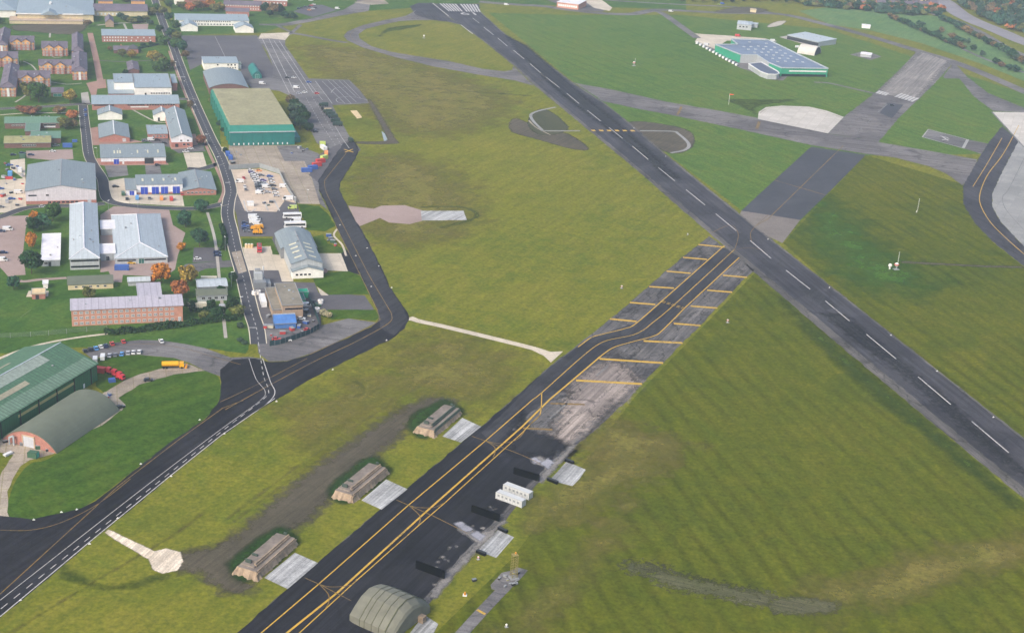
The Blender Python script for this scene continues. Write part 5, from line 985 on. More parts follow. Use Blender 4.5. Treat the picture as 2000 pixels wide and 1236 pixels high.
for q,wd,m_ in [([(176,65),(182,91),(188,117),(196,160)],5.,p_brick),([(569,65),(600,70),(640,78),(678,84)],7,a_per),([(539,49),(573,66)],4,a_per),([(587,49),(566,68)],4,a_per),([(130,543),(80,546),(34,548),(0,518),(-60,500)],3.2,p_pink),([(340,96),(352,130),(372,176),(396,232),(420,290)],2,p_path),
   ([(330,100),(343,135),(360,180),(385,235),(405,290),(430,345),(437,372),(428,396)],2,p_brick),([(441,660),(430,560),(420,470),(405,415)],1.6,p_path),([(210,652),(160,658),(100,668),(40,684),(-40,716)],1.8,c_con),([(0,225),(60,221),(110,221),(150,219)],1.8,c_con),
   ([(96,108),(108,113),(120,112)],1.2,p_path),([(45,120),(62,128),(72,140)],1.2,p_path),([(30,200),(48,188),(60,172)],1.4,p_path),([(97,160),(130,165),(160,163)],1.4,p_path),([(1085.5,209.6),(1037,224),(1058,253.5),(1066,256),(1133,256)],2.4,c_grey),([(1250,256),(1313,257),(1324,261),(1345,281),(1338,293),(1310,299)],2.6,c_grey),
   ([(1033,236),(1048,250),(1075,264)],1.2,c_old),([(96,50),(98,62),(97,74)],1.6,p_path),([(242,47),(248,60)],2,p_path),([(190,50),(230,46),(300,44)],3,p_path),([(188,118),(240,121),(300,118)],2.4,a_park),([(660,446),(652,460),(668,478),(676,500)],1.2,c_con),([(242,205),(300,236),(330,240)],1.4,p_path),([(60,605),(40,620)],.1,p_path)]:
    road('path',q,wd,m_,2+len(q)*.05)
lines('parking_line',[([(512,76),(565,182)],.4),([(525,76),(575,180)],.4),([(535,80),(600,178)],.4),([(545,80),(612,182)],.4),([(420,72),(440,112)],.3),([(604,162),(630,196)],.3),([(616,159),(649,203)],.4),([(629,159),(674,203)],.3),([(641,158),(686,203)],.3),([(650,158),(696,200)],.3),([(662,158),(696,190)],.3),([(671,158),(704,192)],.3),([(646,182),(655,173),(672,172)],.4,True),([(672,202),(660,200),(657,194),(670,190),(690,190),(718,196)],.4,True),([(640,222),(668,270),(682,290)],.3)],w_line,3.4,None)['kind']='structure'
lines('parking_line',[([(598,192),(625,240),(655,284)],.35,False,(3,4)),([(610,190),(640,240),(668,286)],.3,False,(3,5)),([(476,392),(482,412),(490,414),(500,408)],.8,True),([(516,394),(524,412)],.8),([(535,390),(546,412)],.8),([(450,357),(440,357)],1.2),([(342,151),(362,151)],1.4),([(486,640),(500,640)],.8)],w_line,3.5,None)['kind']='structure'
lines('hatching',[([(458+i*1.7,378+i*5),(464+i*2.2,382+i*5)],.35) for i in range(7)],w_old,3.4,None)['kind']='structure'
for i,(u,v) in enumerate([(0,0)]*0): pass
patch('earth_bank',[(720,200),(728,200),(772,270),(774,281),(700,281),(700,277),(754,275),(750,258)],m_dirt,1.9,1.6,1)
patch('bare_soil',[(25,50),(100,47),(165,48),(160,62),(130,68),(60,62),(30,60)],m_dirt,1.5,3,2)
patch('bare_soil',[(1395,24),(1450,14),(1500,20),(1470,26)],m_dirt,2.3,4,3)
patch('chalk_track',[(1500,50),(1520,42),(1535,42),(1525,50),(1502,54)],c_track,1.5,2,1.5)
# ================================================================ trees and hedges
T_=lambda l,b_,g,**k: trees(l,b_,g,**k)
tree((103,432),5.4,11,'green','large round green tree in front of the big warehouse gable','trees in the lower camp')
tree((68,432),3.2,6,'orange','small orange tree beside the brick car park, behind a dark tree','trees in the lower camp')
tree((66,452),4.8,8,'dark','dark bushy tree between two orange trees by the car park','trees in the lower camp'); tree((84,447),4.8,9,'teal','deep green tree on the lawn side of the car park trees','trees in the lower camp')
tree((61,486),3.1,10,'orange','tall narrow bright orange tree beside the white roofed hut','trees in the lower camp'); tree((62,535),6,12,'dark','big dark green tree at the bottom corner of the brick car park','trees in the lower camp')
tree((27,565),3.7,6.5,'teal','lone small dark tree left of the brick substation','trees in the lower camp'); tree((175,584),3.3,6.5,'olive','small olive tree in front of the long cream hut','trees in the lower camp')
tree((315,553),5.6,10,'orange','big golden orange tree behind the brick accommodation wing','trees in the lower camp'); tree((367,558),5.4,11,'yellow','broad yellowing tree beside the access road','trees in the lower camp'); tree((353,582),4.8,9,'rust','rust red tree just right of the brick accommodation wing','trees in the lower camp'); tree((297,553),2.4,3.6,'rust','low rust coloured bush beside the pale hut','trees in the lower camp')
tree((363,444),5,10,'teal','round dark green tree at the bend of the brick paving','trees in the lower camp'); tree((390,482),5.2,10,'teal','round dark green tree above the small car park','trees in the lower camp'); tree((393,414),4.6,8,'teal','dark green tree below the brick office','trees in the lower camp'); tree((355,490),2.8,5,'orange','orange bush at the edge of the brick paving','trees in the lower camp')
tree((455,553),2.8,6,'dark','small dark tree between the ribbed huts and the road','trees in the lower camp')
T_([(330,42,5,9,'teal'),(342,60,5.5,10,'green'),(334,74,5,9,'teal'),(347,82,5.5,10,'olive'),(343,98,6,11,'green'),(356,104,5.5,10,'teal'),(362,116,4,7,'brown'),(322,88,6,9,'green'),(318,30,5,9,'olive'),(331,16,5,9,'green'),(312,64,4,7,'dark')],'{c} tree overhanging the main camp road at its far end, {o} of that clump','trees along the main camp road')
T_([(300,120,6,9,'yellow'),(313,128,6,10,'olive'),(322,138,6.5,10,'green'),(305,140,6,9,'green'),(332,134,4.5,7,'brown')],'{c} tree on the lawn above the white sports hall, {o} of its group','trees above the sports hall')
T_([(371,212,3,6,'brown'),(392,282,3.8,7,'red'),(440,300,2,4,'dark')],'{c} tree in the verge of the main camp road, {o} going down','verge trees')
T_([(60,196,8,14,'olive'),(76,200,8.5,14,'green'),(137,203,5.5,10,'yellow'),(142,196,3.4,6,'rust')],'{c} tree on the lawn by the residential blocks, {o} from the left','lawn trees by the residential blocks')
T_([(45,222,4.5,6,'red'),(60,224,5.5,6,'red'),(74,221,4,5,'brown'),(118,223,5,6,'brown'),(140,233,5,7,'rust'),(128,252,6,8,'olive'),(143,250,4,6,'brown')],'{c} autumn tree between the street and the green roofed huts, {o} from the left','autumn trees by the green huts')
T_([(239,112,4.5,7,'olive'),(257,114,4.5,7,'yellow'),(270,104,3,5,'dark'),(245,146,2.6,4,'dark'),(215,100,2.5,4,'brown'),(280,92,3,4,'teal'),(296,90,3,4,'dark')],'{c} tree around the chapel house, {o} from the left','trees round the chapel house')
T_([(244,42,5,6,'blue'),(258,46,5,6,'olive'),(270,44,6,6,'dark'),(284,42,5,6,'olive'),(293,50,4,5,'blue'),(236,38,4,6,'teal'),(296,30,5,8,'olive'),(304,24,5,9,'green')],'{c} shrub in front of the officers quarters, {o} from the left','shrubs before the officers quarters')
T_([(358,20,6,9,'olive'),(372,22,6,9,'rust'),(386,22,6.5,10,'brown'),(398,20,6,9,'rust'),(410,18,6,9,'orange'),(420,24,6,9,'olive'),(430,20,6,8,'yellow'),(404,10,5,8,'rust')],'{c} autumn tree behind the headquarters block, {o} from the left','autumn trees behind the headquarters')
T_([(518,28,5.5,11,'dark'),(533,30,6,12,'brown'),(545,28,6,11,'dark'),(556,36,5.5,7,'teal'),(568,35,5,7,'green'),(574,38,4,6,'teal'),(526,34,4,7,'dark')],'{c} tree on the bank below the upper car park, {o} from the left','trees on the bank')
T_([(566,205,4.2,8,'brown'),(574,215,5.5,9,'dark'),(582,228,7,11,'blue'),(592,240,7,11,'dark'),(586,252,6,9,'teal'),(601,256,4.5,6,'dark'),(576,236,5,8,'blue')],'{c} tree in the belt beside the green hangar, {o} from the top','trees beside the green hangar')
T_([(1,48,5,7,'green'),(172,52,4,6,'brown'),(14,24,4,6,'teal'),(316,2,6,10,'olive'),(326,-2,6,10,'green'),(180,12,5,9,'blue'),(240,4,5,8,'teal'),(250,8,4,8,'dark')],'{c} tree around the mess and the top edge, {o} from the left','trees round the mess')
T_([(432,232,2.2,4,'dark'),(425,222,2.2,4,'dark'),(419,212,2.4,4,'blue'),(428,246,2.4,4,'teal'),(436,258,2.4,4,'dark'),(413,200,2.4,4,'olive')],'{c} shrub between the road and the green hangar, {o} in the strip','shrubs left of the green hangar',cat='shrub',name='shrub')
T_([(432,578,2.8,5,'dark'),(376,600,3,4,'dark'),(412,600,3,4,'dark'),(400,622,3,4,'olive'),(424,620,4,5,'dark'),(455,600,4,5.5,'dark'),(462,615,4,5,'olive'),(468,640,2,3,'blue'),(360,598,3,4,'dark')],'{c} bush round the hut garden by the hedge, {o} counted','bushes in the hut garden',cat='bush',name='bush')
T_([(633,616,2.4,3.2,'pale'),(642,619,2,2.6,'pale'),(470,668,1.8,2.4,'blue'),(478,672,1.6,2,'blue')],'{c} shrub by the compound edge, {o} from the taxiway side','pale shrubs',cat='shrub',name='shrub')
def hedge(label,px,wd,h,col,n_per=26,group=None,name='hedge'):
    P=cr_spline(W(px),False,6); P=np.array(P); o=P[0].copy(); seg=np.linalg.norm(np.diff(P,axis=0),axis=1); L=np.r_[0,np.cumsum(seg)]; n=int(L[-1]*n_per); s=rng.uniform(0,L[-1],n)
    X=np.interp(s,L,P[:,0]); Y=np.interp(s,L,P[:,1]); k=np.clip(np.searchsorted(L,s)-1,0,len(seg)-1); D=(P[k+1]-P[k])/seg[k][:,None]; N=np.c_[-D[:,1],D[:,0]]
    prof=1+.35*np.sin(s*.55+3*np.sin(s*.13)); th=rng.uniform(0,math.pi,n); rr=rng.uniform(.6,1.08,n)
    Q=np.c_[X+N[:,0]*np.cos(th)*wd/2*rr-o[0],Y+N[:,1]*np.cos(th)*wd/2*rr-o[1],np.abs(np.sin(th))**.6*h*rr*prof*.9+.15]
    nv=rng.normal(size=(n,3)); nv/=np.linalg.norm(nv,axis=1)[:,None]; a=np.cross(nv,rng.normal(size=(n,3))); a/=np.linalg.norm(a,axis=1)[:,None]; b2=np.cross(nv,a); sz=rng.uniform(.22,.5,(n,1))
    V=np.stack([Q-a*sz-b2*sz,Q+a*sz-b2*sz,Q+a*sz*.7+b2*sz,Q-a*sz*.7+b2*sz],1).reshape(-1,3); me=bpy.data.meshes.new(name); me.from_pydata(V.tolist(),[],np.arange(4*n).reshape(-1,4).tolist()); me.materials.append(M['leaves'])
    ob=link(name,me,None,(o[0],o[1],0)); tag(ob,label,'hedge',group); ob.color=(*TCOL[col],1); return ob
hedge('long dark brown hedge below the brick accommodation block',[(204,654),(260,648),(330,640),(400,630),(470,622)],5,2.6,'dark')
hedge('short dark hedge running along the roadside lawn',[(434,490),(440,470),(432,440)],2.5,1.6,'dark')
hedge('low clipped hedge between huts and the brick block garden',[(370,610),(420,606),(458,598)],3,2,'dark')
hedge('garden hedge loop beside the chapel house',[(272,96),(300,90),(310,88)],2,1.6,'teal')
# far hedgerow, motorway and wood
road('motorway',[(1780,-30),(1841,2),(1874,27),(1910,45),(1946,59),(2000,82),(2120,125)],26,paved('asphalt_far',(.2,.19,.2),(.27,.25,.27)),2)
road('road',[(1780,10),(1829,30),(1870,42),(1905,58),(1928,70),(1965,92),(2000,108),(2100,150)],9,a_per,2)
road('road',[(1880,96),(1930,118),(2000,142),(2080,170)],5,a_per,2)
sheet('field',[(1560,22),(1640,12),(1740,25),(1830,32),(1900,55),(2000,110),(2100,150),(2100,200),(1930,130),(1800,85),(1700,60),(1620,48)],grassm('grass_meadow',[(.16,.2,.08),(.1,.18,.07),(.07,.14,.06)],None,.006),.5)
ln=[(1737+4.9*i+random.uniform(-1,1),35.5+2.1*i+random.uniform(-1,1)) for i in range(30)]
T_([(u,v,random.uniform(3,5),random.uniform(4,7),random.choice(['dark','teal','brown','dark'])) for u,v in ln],'{c} hedgerow tree beyond the northern track, {o} from its left end','hedgerow trees beyond the northern track',small=True)
ln=[(1795,50),(1800,52),(1830,70),(1838,66),(1858,76),(1864,78),(1870,80),(1878,83),(1890,88),(1900,100),(1918,112),(1945,126),(1955,131),(1970,138),(1983,141),(1740,30),(1728,26),(1775,30),(1782,32),(1788,29)]
T_([(u,v,random.uniform(3,6),random.uniform(5,8),random.choice(['dark','teal','brown','blue'])) for u,v in ln],'{c} scattered tree in the far right meadow, {o} of the scatter','scattered trees in the far meadow',small=True)
ln=[(1812+9.2*i,24+5.0*i+random.uniform(-2,2)) for i in range(22)]
T_([(u,v,random.uniform(4,7),random.uniform(6,9),random.choice(['dark','blue','teal','brown'])) for u,v in ln],'{c} tree along the near side of the motorway, {o} from the left','trees along the motorway',small=True)
ln=[(1330,3),(1352,4),(1372,5),(1395,5),(1412,3),(1430,6),(1452,3),(1475,3),(1492,2),(1508,4),(1520,3),(1535,6)]
T_([(u,v,random.uniform(4,7),random.uniform(5,9),random.choice(['dark','blue','teal','brown'])) for u,v in ln],'{c} tree along the airfield boundary at the top, {o} from the left','boundary trees at the top',small=True)
def wood(name,label,px,n,cols,hr=(6,14)):
    P=np.array(W(px)); lo,hi=P.min(0),P.max(0); pts=[]
    while len(pts)<n:
        q=rng.uniform(lo,hi,(400,2)); ins=np.zeros(400,bool)
        for a,c in zip(P,np.roll(P,-1,0)):
            cond=((a[1]>q[:,1])!=(c[1]>q[:,1])); ins^=cond&(q[:,0]<(c[0]-a[0])*(q[:,1]-a[1])/(c[1]-a[1]+1e-9)+a[0])
        pts+=list(q[ins])
    pts=np.array(pts[:n]); o=pts.mean(0); V=[];F=[];mi=[]
    for p in pts:
        r=rng.uniform(3.5,7); h=rng.uniform(*hr); m=90; d=rng.normal(size=(m,3)); d/=np.linalg.norm(d,axis=1)[:,None]; d[:,2]=np.abs(d[:,2]); Q=np.c_[p[0]-o[0],p[1]-o[1],h*.45]+d*[r,r,h*.55]*rng.uniform(.7,1.05,(m,1))
        nv=d+rng.normal(size=(m,3))*.5; a=np.cross(nv,rng.normal(size=(m,3))); a/=np.linalg.norm(a,axis=1)[:,None]; b2=np.cross(nv,a); b2/=np.linalg.norm(b2,axis=1)[:,None]; s=rng.uniform(.7,1.5,(m,1)); k=len(V)
        V+=np.stack([Q-a*s-b2*s,Q+a*s-b2*s,Q+a*s+b2*s,Q-a*s+b2*s],1).reshape(-1,3).tolist(); F+=(np.arange(4*m).reshape(-1,4)+k).tolist(); mi+=[int(rng.choice(len(cols),p=[c[1] for c in cols]))]*m
    me=bpy.data.meshes.new(name); me.from_pydata(V,[],F)
    for c,_ in cols:
        mm=plain('wood_'+c,TCOL[c],.95,0,.3,.12); me.materials.append(mm)
    me.polygons.foreach_set('material_index',mi); ob=link(name,me,None,(o[0],o[1],0)); ob['kind']='stuff'; ob['label']=label; return ob
WCOL=[('dark',.3),('teal',.22),('blue',.2),('brown',.12),('rust',.06),('olive',.1)]
wood('woodland','autumn woodland beyond the motorway',[(1850,-8),(1880,16),(1915,36),(1950,50),(2000,71),(2120,112),(2200,60),(2100,-40),(1850,-60)],1500,WCOL)
wood('woodland','belt of trees among the houses at the top right',[(1540,2),(1570,12),(1640,18),(1740,28),(1800,30),(1840,24),(1790,-15),(1640,-35),(1540,-25)],520,WCOL,(4,8))
wood('woodland','trees on the far top edge of the airfield',[(-60,-25),(180,-25),(180,-12),(-60,-12)],90,WCOL)
hp=MB(); HW=MB().prism([(0,0),(9,0),(9,5),(4.5,8),(0,5)],'x',0,11).mesh('wall',[M['brick_red']]); HR=MB().prism([(-.5,4.7),(4.5,8.05),(9.5,4.7),(9.5,5.),(4.5,8.4),(-.5,5.)],'x',-.4,11.4).mesh('roof',[M['roof_slate']])
HW2=MB().prism([(0,0),(9,0),(9,5),(4.5,8),(0,5)],'x',0,11).mesh('wall',[M['render_cream']])
k=0
for i in range(34):
    u=1548+8.4*i+random.uniform(-3,3); v=random.uniform(-6,6)+ (u-1548)*.05
    p=G(u,v); r=empty('house',p,random.uniform(-.4,.4)+R(20)+(1.57 if i%3==0 else 0),'small pitched roof house in the town at the top right, %s from the left'%(ORD[i] if i<30 else ['thirty-first','thirty-second','thirty-third','thirty-fourth'][i-30]),'house','houses in the town beyond the field'); link('wall',HW if i%3 else HW2,r); link('roof',HR,r)

# wheel tracks and drainage lines in the grass
def track(px,wd,mat,f=1.2,st=1.2):
    P=cr_spline(W(px),False,5); P=[np.array(q,float) for q in P]; Lf,Rt=[],[]
    for i in range(len(P)):
        d=P[min(i+1,len(P)-1)]-P[max(i-1,0)]; d/=np.linalg.norm(d); t=np.array([-d[1],d[0]])*wd/2; Lf.append(P[i]+t); Rt.append(P[i]-t)
    patch('grass_track',Lf+Rt[::-1],mat,1.0,f,st,False,world=True)
g_td=grassm('grass_track_dark',[(.09,.11,.022),(.07,.09,.018),(.05,.07,.014)],None,.02,True)
for px,wd,m_ in [([(708,164),(800,170),(900,178),(1040,188)],1.6,g_td),([(1760,512),(1840,516),(1920,520),(2000,522)],3,m_dirt),([(440,1015),(520,955),(640,870),(760,790),(850,735)],.7,g_pd),([(452,1022),(532,962),(650,878)],.7,g_pd),
  ([(20,1236),(160,1150),(330,1050),(400,1000)],.7,g_pd),([(690,775),(708,768),(706,752),(690,745)],.6,g_td),([(860,445),(930,425),(905,405),(820,405)],2.5,g_td)]:
    track(px,wd,m_)
# ================================================================ shelters, walls, fabric hangar
def bunker(px,label,green):
    A,B_,C=G2(px[0]),G2(px[1]),G2(px[2]); ex=C-B_; L=float(np.linalg.norm(ex)); az=math.atan2(ex[0],ex[1]); Wd=9.8
    r=empty('aircraft_shelter',(B_[0],B_[1],0),math.pi/2-az,label,'shelter','earth banked shelters beside the old runway'); g=np.random.default_rng(int(px[0][0])); H=2.6
    # local: x along length, y to the left (away from stand)
    N=150; rows=9; V=[];F=[]; per=[]
    pts=[(0,0,L,0),(L,0,L,Wd),(L,Wd,0,Wd),(0,Wd,0,0)]; tot=2*(L+Wd)
    for k in range(N):
        s=tot*k/N
        if s<L: p=(s,0)
        elif s<L+Wd: p=(L,s-L)
        elif s<2*L+Wd: p=(L-(s-L-Wd),Wd)
        else: p=(0,Wd-(s-2*L-Wd))
        per.append(p)
    nz=[1+.0*k for k in range(N)]; ph=g.uniform(0,6,8)
    for j in range(rows):
        t=j/(rows-1); ins=1.7*t**.8
        for k,(x,y) in enumerate(per):
            w_=sum(math.sin(k*f*2*math.pi/N*1.0+ph[i]) for i,f in enumerate((7,13,23,37)))*.16*(1-t*.7)
            endf=1.8 if (x<.6) else 1.0; ii=ins+w_*endf+g.uniform(-.12,.12)*(1-t)
            cx=min(max(x,ii if x<L/2 else 0),L-ii if x>L/2 else L); cyy=min(max(y,ii if y<Wd/2 else 0),Wd-ii if y>Wd/2 else Wd)
            if x<1e-3: cx=ii*1.0
            if x>L-1e-3: cx=L-ii
            if y<1e-3: cyy=ii*.8
            if y>Wd-1e-3: cyy=Wd-ii*.6
            V.append((cx,cyy,H*t+(g.uniform(-.05,.05) if 0<j<rows-1 else 0)))
    for j in range(rows-1):
        for k in range(N): F.append((j*N+k,j*N+(k+1)%N,(j+1)*N+(k+1)%N,(j+1)*N+k))
    F.append(tuple((rows-1)*N+k for k in range(N)))
    b=MB(); b.v=V; b.f=F; b.m=[0]*len(F); b.build('earth_bank',M['earth_tan'],r)
    dk=M['deck_brown']; ed=M['deck_green'] if green else M['earth_tan']
    MB().box(1.5,1.3,H-.05,L-1.2,Wd-1.2,H+.12).build('deck',dk,r)
    MB().box(3.,3.1,H+.1,L-2.2,Wd-1.7,H+.6).build('upper_deck',dk,r)
    MB().box(5.5,3.6,H+.73,L-3,Wd-2.1,H+1.15).build('upper_deck',dk,r)
    for z,y,t_ in ((H+.12,1.25,.4),(H+.6,3.02,.4),(H+1.15,3.5,.45)): MB().box(2.2 if z<H+.5 else 4,y-t_/2-.02,z-.5,L-1.8,y+t_/2-.02,z+.14).build('ledge',ed,r)
    MB().box(1.2,.75,1.9,L-1.,1.15,2.3).build('ledge',ed,r)
    for x in (4.2,8.2): MB().box(x,Wd-4.6,H+.5,x+.5,Wd-2.4,H+1.9).build('vent_block',M['box_green'],r)
    MB().box(L-2.6,4,H+1.3,L-2.,5,H+2).build('vent_block',M['box_green'],r)
bunker([(461.6,1117),(503,1136),(586,1062)],'brown earth banked shelter nearest the camera on the grass strip',False)
bunker([(655,968),(690,984),(762,924)],'brown earth banked shelter, middle one of the three',False)
bunker([(811,842),(849,856),(905,808)],'green tinted earth banked shelter, farthest of the three',True)
for q in ([(452,1112),(470,1092),(540,1040),(556,1040),(575,1048),(560,1052),(480,1110),(470,1128)],[(646,962),(665,940),(725,902),(742,903),(700,935),(664,970)],[(803,836),(815,815),(866,785),(882,786),(850,812),(820,842)]): pass
def blast(px0,px1,h,label):
    A,B_=G2(px0),G2(px1); d=B_-A; L=float(np.linalg.norm(d)); r=empty('blast_wall',(A[0],A[1],0),math.atan2(d[1],d[0]),label,'wall','black blast walls on the apron')
    MB().box(0,-.25,0,L,.25,h).build('panel',M['black_board'],r)
    n=7
    for i in range(n): x=L*(i+.5)/n; b=MB(); b.beam((x,.2,h*.8),(x,1.3,0),.12); b.build('brace',M['black_board'],r)
blast((1003,925),(1053,940),2.9,'black blast wall farthest up the apron'); blast((921,999),(975,1018),2.9,'black blast wall just below the white cabins'); blast((812,1109),(868,1130),3.1,'black blast wall nearest the fabric hangar')
for i,(a,c) in enumerate((((1069,937),(1089,945)),((1104,900),(1120,906)),((973,1033),(990,1041)),((931,1078),(948,1085)))): 
    A,B_=G2(a),G2(c); d=B_-A; L=float(np.linalg.norm(d)); r=empty('kerb_block',(A[0],A[1],0),math.atan2(d[1],d[0]),'low black barrier block beside a concrete stand, %s from the top'%ORD[i],'barrier','low black barrier blocks'); MB().box(0,-.5,0,L,.5,1.1).build('block',M['black_board'],r); MB().box(0,-.6,1.1,L,.6,1.2).build('cap',M['metal_dark'],r)
container((1011,965),122,11.6,'cabin','white site cabin with windows on the apron, farther of two','white site cabins',2.7,2.8,'site_cabin','cabin',6)
container((997,980),122,11.6,'cabin','white site cabin with windows on the apron, nearer of two','white site cabins',2.7,2.8,'site_cabin','cabin',6)
N_=G2((680,1213)); az=R(121); u_=np.array([math.sin(az),math.cos(az)]); v_=np.array([-u_[1],u_[0]]); Wd=float((G2((816,1180))-N_)@v_); L=float((G2((826,1200))-N_)@u_)+1; 
r=empty('fabric_hangar',(N_[0],N_[1],0),math.pi/2-az,'olive faceted fabric hangar at the bottom edge of the picture','hangar')
H=8.4; prof=[(0,0),(.0,2.6),(.13,5.0),(.3,7.4),(.5,8.4),(.7,7.4),(.87,5.),(1,2.6),(1,0)]; prof=[(a*Wd,z) for a,z in prof]
stn=[(0.,.0,.84),(1.6,.0,.95),(4.5,0,1),(L*.36,0,1),(L*.52,0,1),(L*.68,0,1),(L*.84,0,1),(L-3.,0,1),(L-.6,0,.82),(L,0,.7)]
def sec(x,s): return [(x,Wd/2+(p-Wd/2)*(.62+.38*s),z*s if z>0 else 0) for p,z in prof]
S_=[sec(x,s) for x,_,s in stn]; b=MB()
for i in range(len(S_)-1):
    for k in range(len(prof)-1): b.poly([S_[i][k],S_[i+1][k],S_[i+1][k+1],S_[i][k+1]],1 if k in(0,) and False else 0)
b.poly(S_[0]); b.poly(S_[-1][::-1]); b.build('canopy',M['canvas_olive'],r,recalc=True)
b=MB()
for q in S_[2:8]:
    for k in range(len(prof)-1):
        p,e=[(a[0],a[1]+(a[1]-Wd/2)*.004,a[2]+.06) for a in (q[k],q[k+1])]; b.beam(p,e,.16)
b.build('seams',M['canvas_dark'],r)
MB().box(-.1,Wd/2-3,0,.6,Wd/2+3,3.).build('entrance_flap',M['canvas_dark'],r)
MB().box(L-.3,Wd*.62,0,L+2,Wd*.62+2,2.2).build('side_porch',M['earth_tan'],r)
plain('works_yellow','d9981e',.6)
# ================================================================ vehicles
vrow([(166.5,687,'dark'),(177,684,'dark'),(187.5,682,'sky'),(197,679,'white'),(207,677,'navy'),(219,673,'red'),(241,669,'red'),(315,668,'white')],'{c} {k} on outer side of the curved road, {o} from hangar','cars parked on the outer side of the curved road',-28)
vrow([(186,706,'white',VAN),(201,701,'white',VAN),(214,696,'silver'),(225,695,'grey'),(238,693,'sky'),(250,691,'silver'),(260.5,690,'white'),(272,689,'white')],'{c} {k} on inner side of the curved road, {o} from hangar','vehicles parked on the inner side of the curved road',-12)
veh(CAR,(290,744),72,'dark','lone black car on the stone track across the lawn'); veh(CAR,(234.5,797),40,'dark','black car at the back corner of the barrel roofed shed')
C1=[(489,334,'white'),(491,338,'purple'),(493,342,'white'),(494,346,'silver'),(497,350,'silver'),(500,355,'white'),(502,359,'silver'),(503.5,363,'grey'),(504,367,'dark'),(505,371,'grey'),(505.5,375,'white'),(507,379,'white',VAN)]
vrow(C1,'{c} {k} in the long parked line of the vehicle compound, {o} from its far end','vehicles in the compound line',75)
vrow([(506,335,'orange'),(510,344,'grey'),(514,354,'purple'),(514,358,'silver'),(516.5,361,'silver'),(520,367,'white',VAN),(523,377,'silver')],'{c} {k} in the second line of the vehicle compound, {o} from its far end','vehicles in the second compound line',75)
vrow([(497,341,'silver'),(499,346,'white'),(505,352,'white'),(508,360,'grey'),(509,366,'dark'),(511,372,'silver')],'{c} {k} squeezed between the two compound lines, {o} from the far end','vehicles squeezed between compound lines',75)
vrow([(529,352,'silver'),(531,358,'white'),(533,364,'dark'),(536,371,'grey'),(527,346,'blue'),(538,378,'white'),(540,384,'silver')],'{c} {k} in the loose right hand line of the compound, {o} from its far end','vehicles in the right compound line',75)
vrow([(480,372,'grey'),(478,366,'white'),(476,349,'red')],'{c} {k} along the left kerb of the compound, {o} of three','vehicles along the left compound kerb',-15)
veh(VAN,(468,357),-105,'white','white van alone at the left of the vehicle compound'); veh(VAN,(554,366.5),75,'white','white van by the compound side fence'); veh(MINIBUS,(562,391),-105,'white','large white van at the compound exit'); veh(VAN,(571,408),-105,'lime','lime and white patrol van above the buses')
veh(BUS,(570.5,426),-106,'white','white single deck bus, farther of two on the dark tarmac','white buses'); veh(BUS,(576,445),-106,'white','white single deck bus, nearer of two on the dark tarmac','white buses',1.15); veh(MINIBUS,(577,434),-106,'white','white minibus parked between the two buses')
vrow([(495,427,'white',MINIBUS),(500,430,'white',VAN),(497,436,'white',MINIBUS),(503,439,'white',VAN)],'{c} {k} in the cluster left of the dark tarmac, {o} from the top','white vans left of the tarmac',75)
vrow([(478,437,'navy'),(479,443,'blue'),(479,448,'navy'),(482,453,'grey')],'{c} {k} in the short row beside the camp road, {o} from the top','cars in the short row beside the camp road',75)
vrow([(386,507,'white'),(424,494.5,'navy'),(425,500.5,'navy')],'{c} {k} in the small lawn car park, {o} from the left','cars in the small lawn car park',75)
vrow([(561,153,'dark'),(574,153,'white'),(603,162,'blue'),(579,173,'white',VAN),(584,184,'silver'),(595,182,'white'),(619,184,'red')],'{c} {k} on the pale apron strip, {o} of the loose group','cars on the pale apron strip',78)
vrow([(606,252,'dark'),(612,256,'grey'),(616,259,'dark')],'{c} {k} under the tree belt by the green hangar, {o} from the top','cars under the tree belt',60)
veh(VAN,(512,165),75,'white','white van behind the green hangar'); 
vrow([(103,297,'white'),(60.6,304,'navy')],'{c} {k} on the brick parking bay behind the warehouse, {o} from the right','cars on the brick parking bay',75)
vrow([(167,216,'blue'),(167.5,226,'blue')],'{c} {k} parked at the top of the side street, {o} from the junction','blue cars in the side street',-17)
vrow([(282,277,'grey'),(296,275,'white',VAN),(307.5,275,'dark'),(321.5,281,'dark'),(372,292,'white'),(363,298,'white'),(308,324,'dark'),(225.6,366,'dark'),(110,286,'grey'),(83,405,'silver')],'{c} {k} parked among the workshops, {o} from the top row','cars among the workshops',60)
vrow([(268,389,'sky',VAN),(248,390,'dark'),(315.5,390,'orange',VAN),(334.6,391,'red',VAN),(240.6,381,'green',VAN),(292,389,'grey'),(356,381,'red')],'{c} {k} on the workshop forecourt, {o} as they stand','vehicles on the workshop forecourt',-17)
vrow([(15,450,'white',VAN),(3,453,'navy'),(7,495,'navy'),(4.5,510,'white',VAN)],'{c} {k} in the brick car park at the left edge, {o} from the top','vehicles in the left brick car park',75)
vrow([(37,378,'white',VAN),(1,370,'blue'),(23,390,'blue'),(26,304,'navy'),(43.5,301,'navy'),(19,324,'blue'),(2,406,'grey')],'{c} {k} in the concrete yard left of the warehouse, {o} as they stand','vehicles in the concrete yard',60)
veh(CAR,(257,515),75,'yellow','yellow car beside the pale hipped hall entrance')
vrow([(583,18,'navy'),(589,17,'dark'),(596,15,'navy'),(604,14,'dark'),(608,12,'red'),(613,10,'white'),(617,17,'dark'),(604,21,'orange'),(611,19,'white'),(659,18.5,'white',VAN),(607,2.5,'white',VAN)],'{c} {k} in the upper car park, {o} from the left','cars in the upper car park',75)
vrow([(1310,24,'white',VAN),(989,11,'white',VAN),(1405,10,'lime'),(1411,9,'blue',VAN)],'{c} {k} on the far northern track, {o} of four','vehicles on the northern track',80)
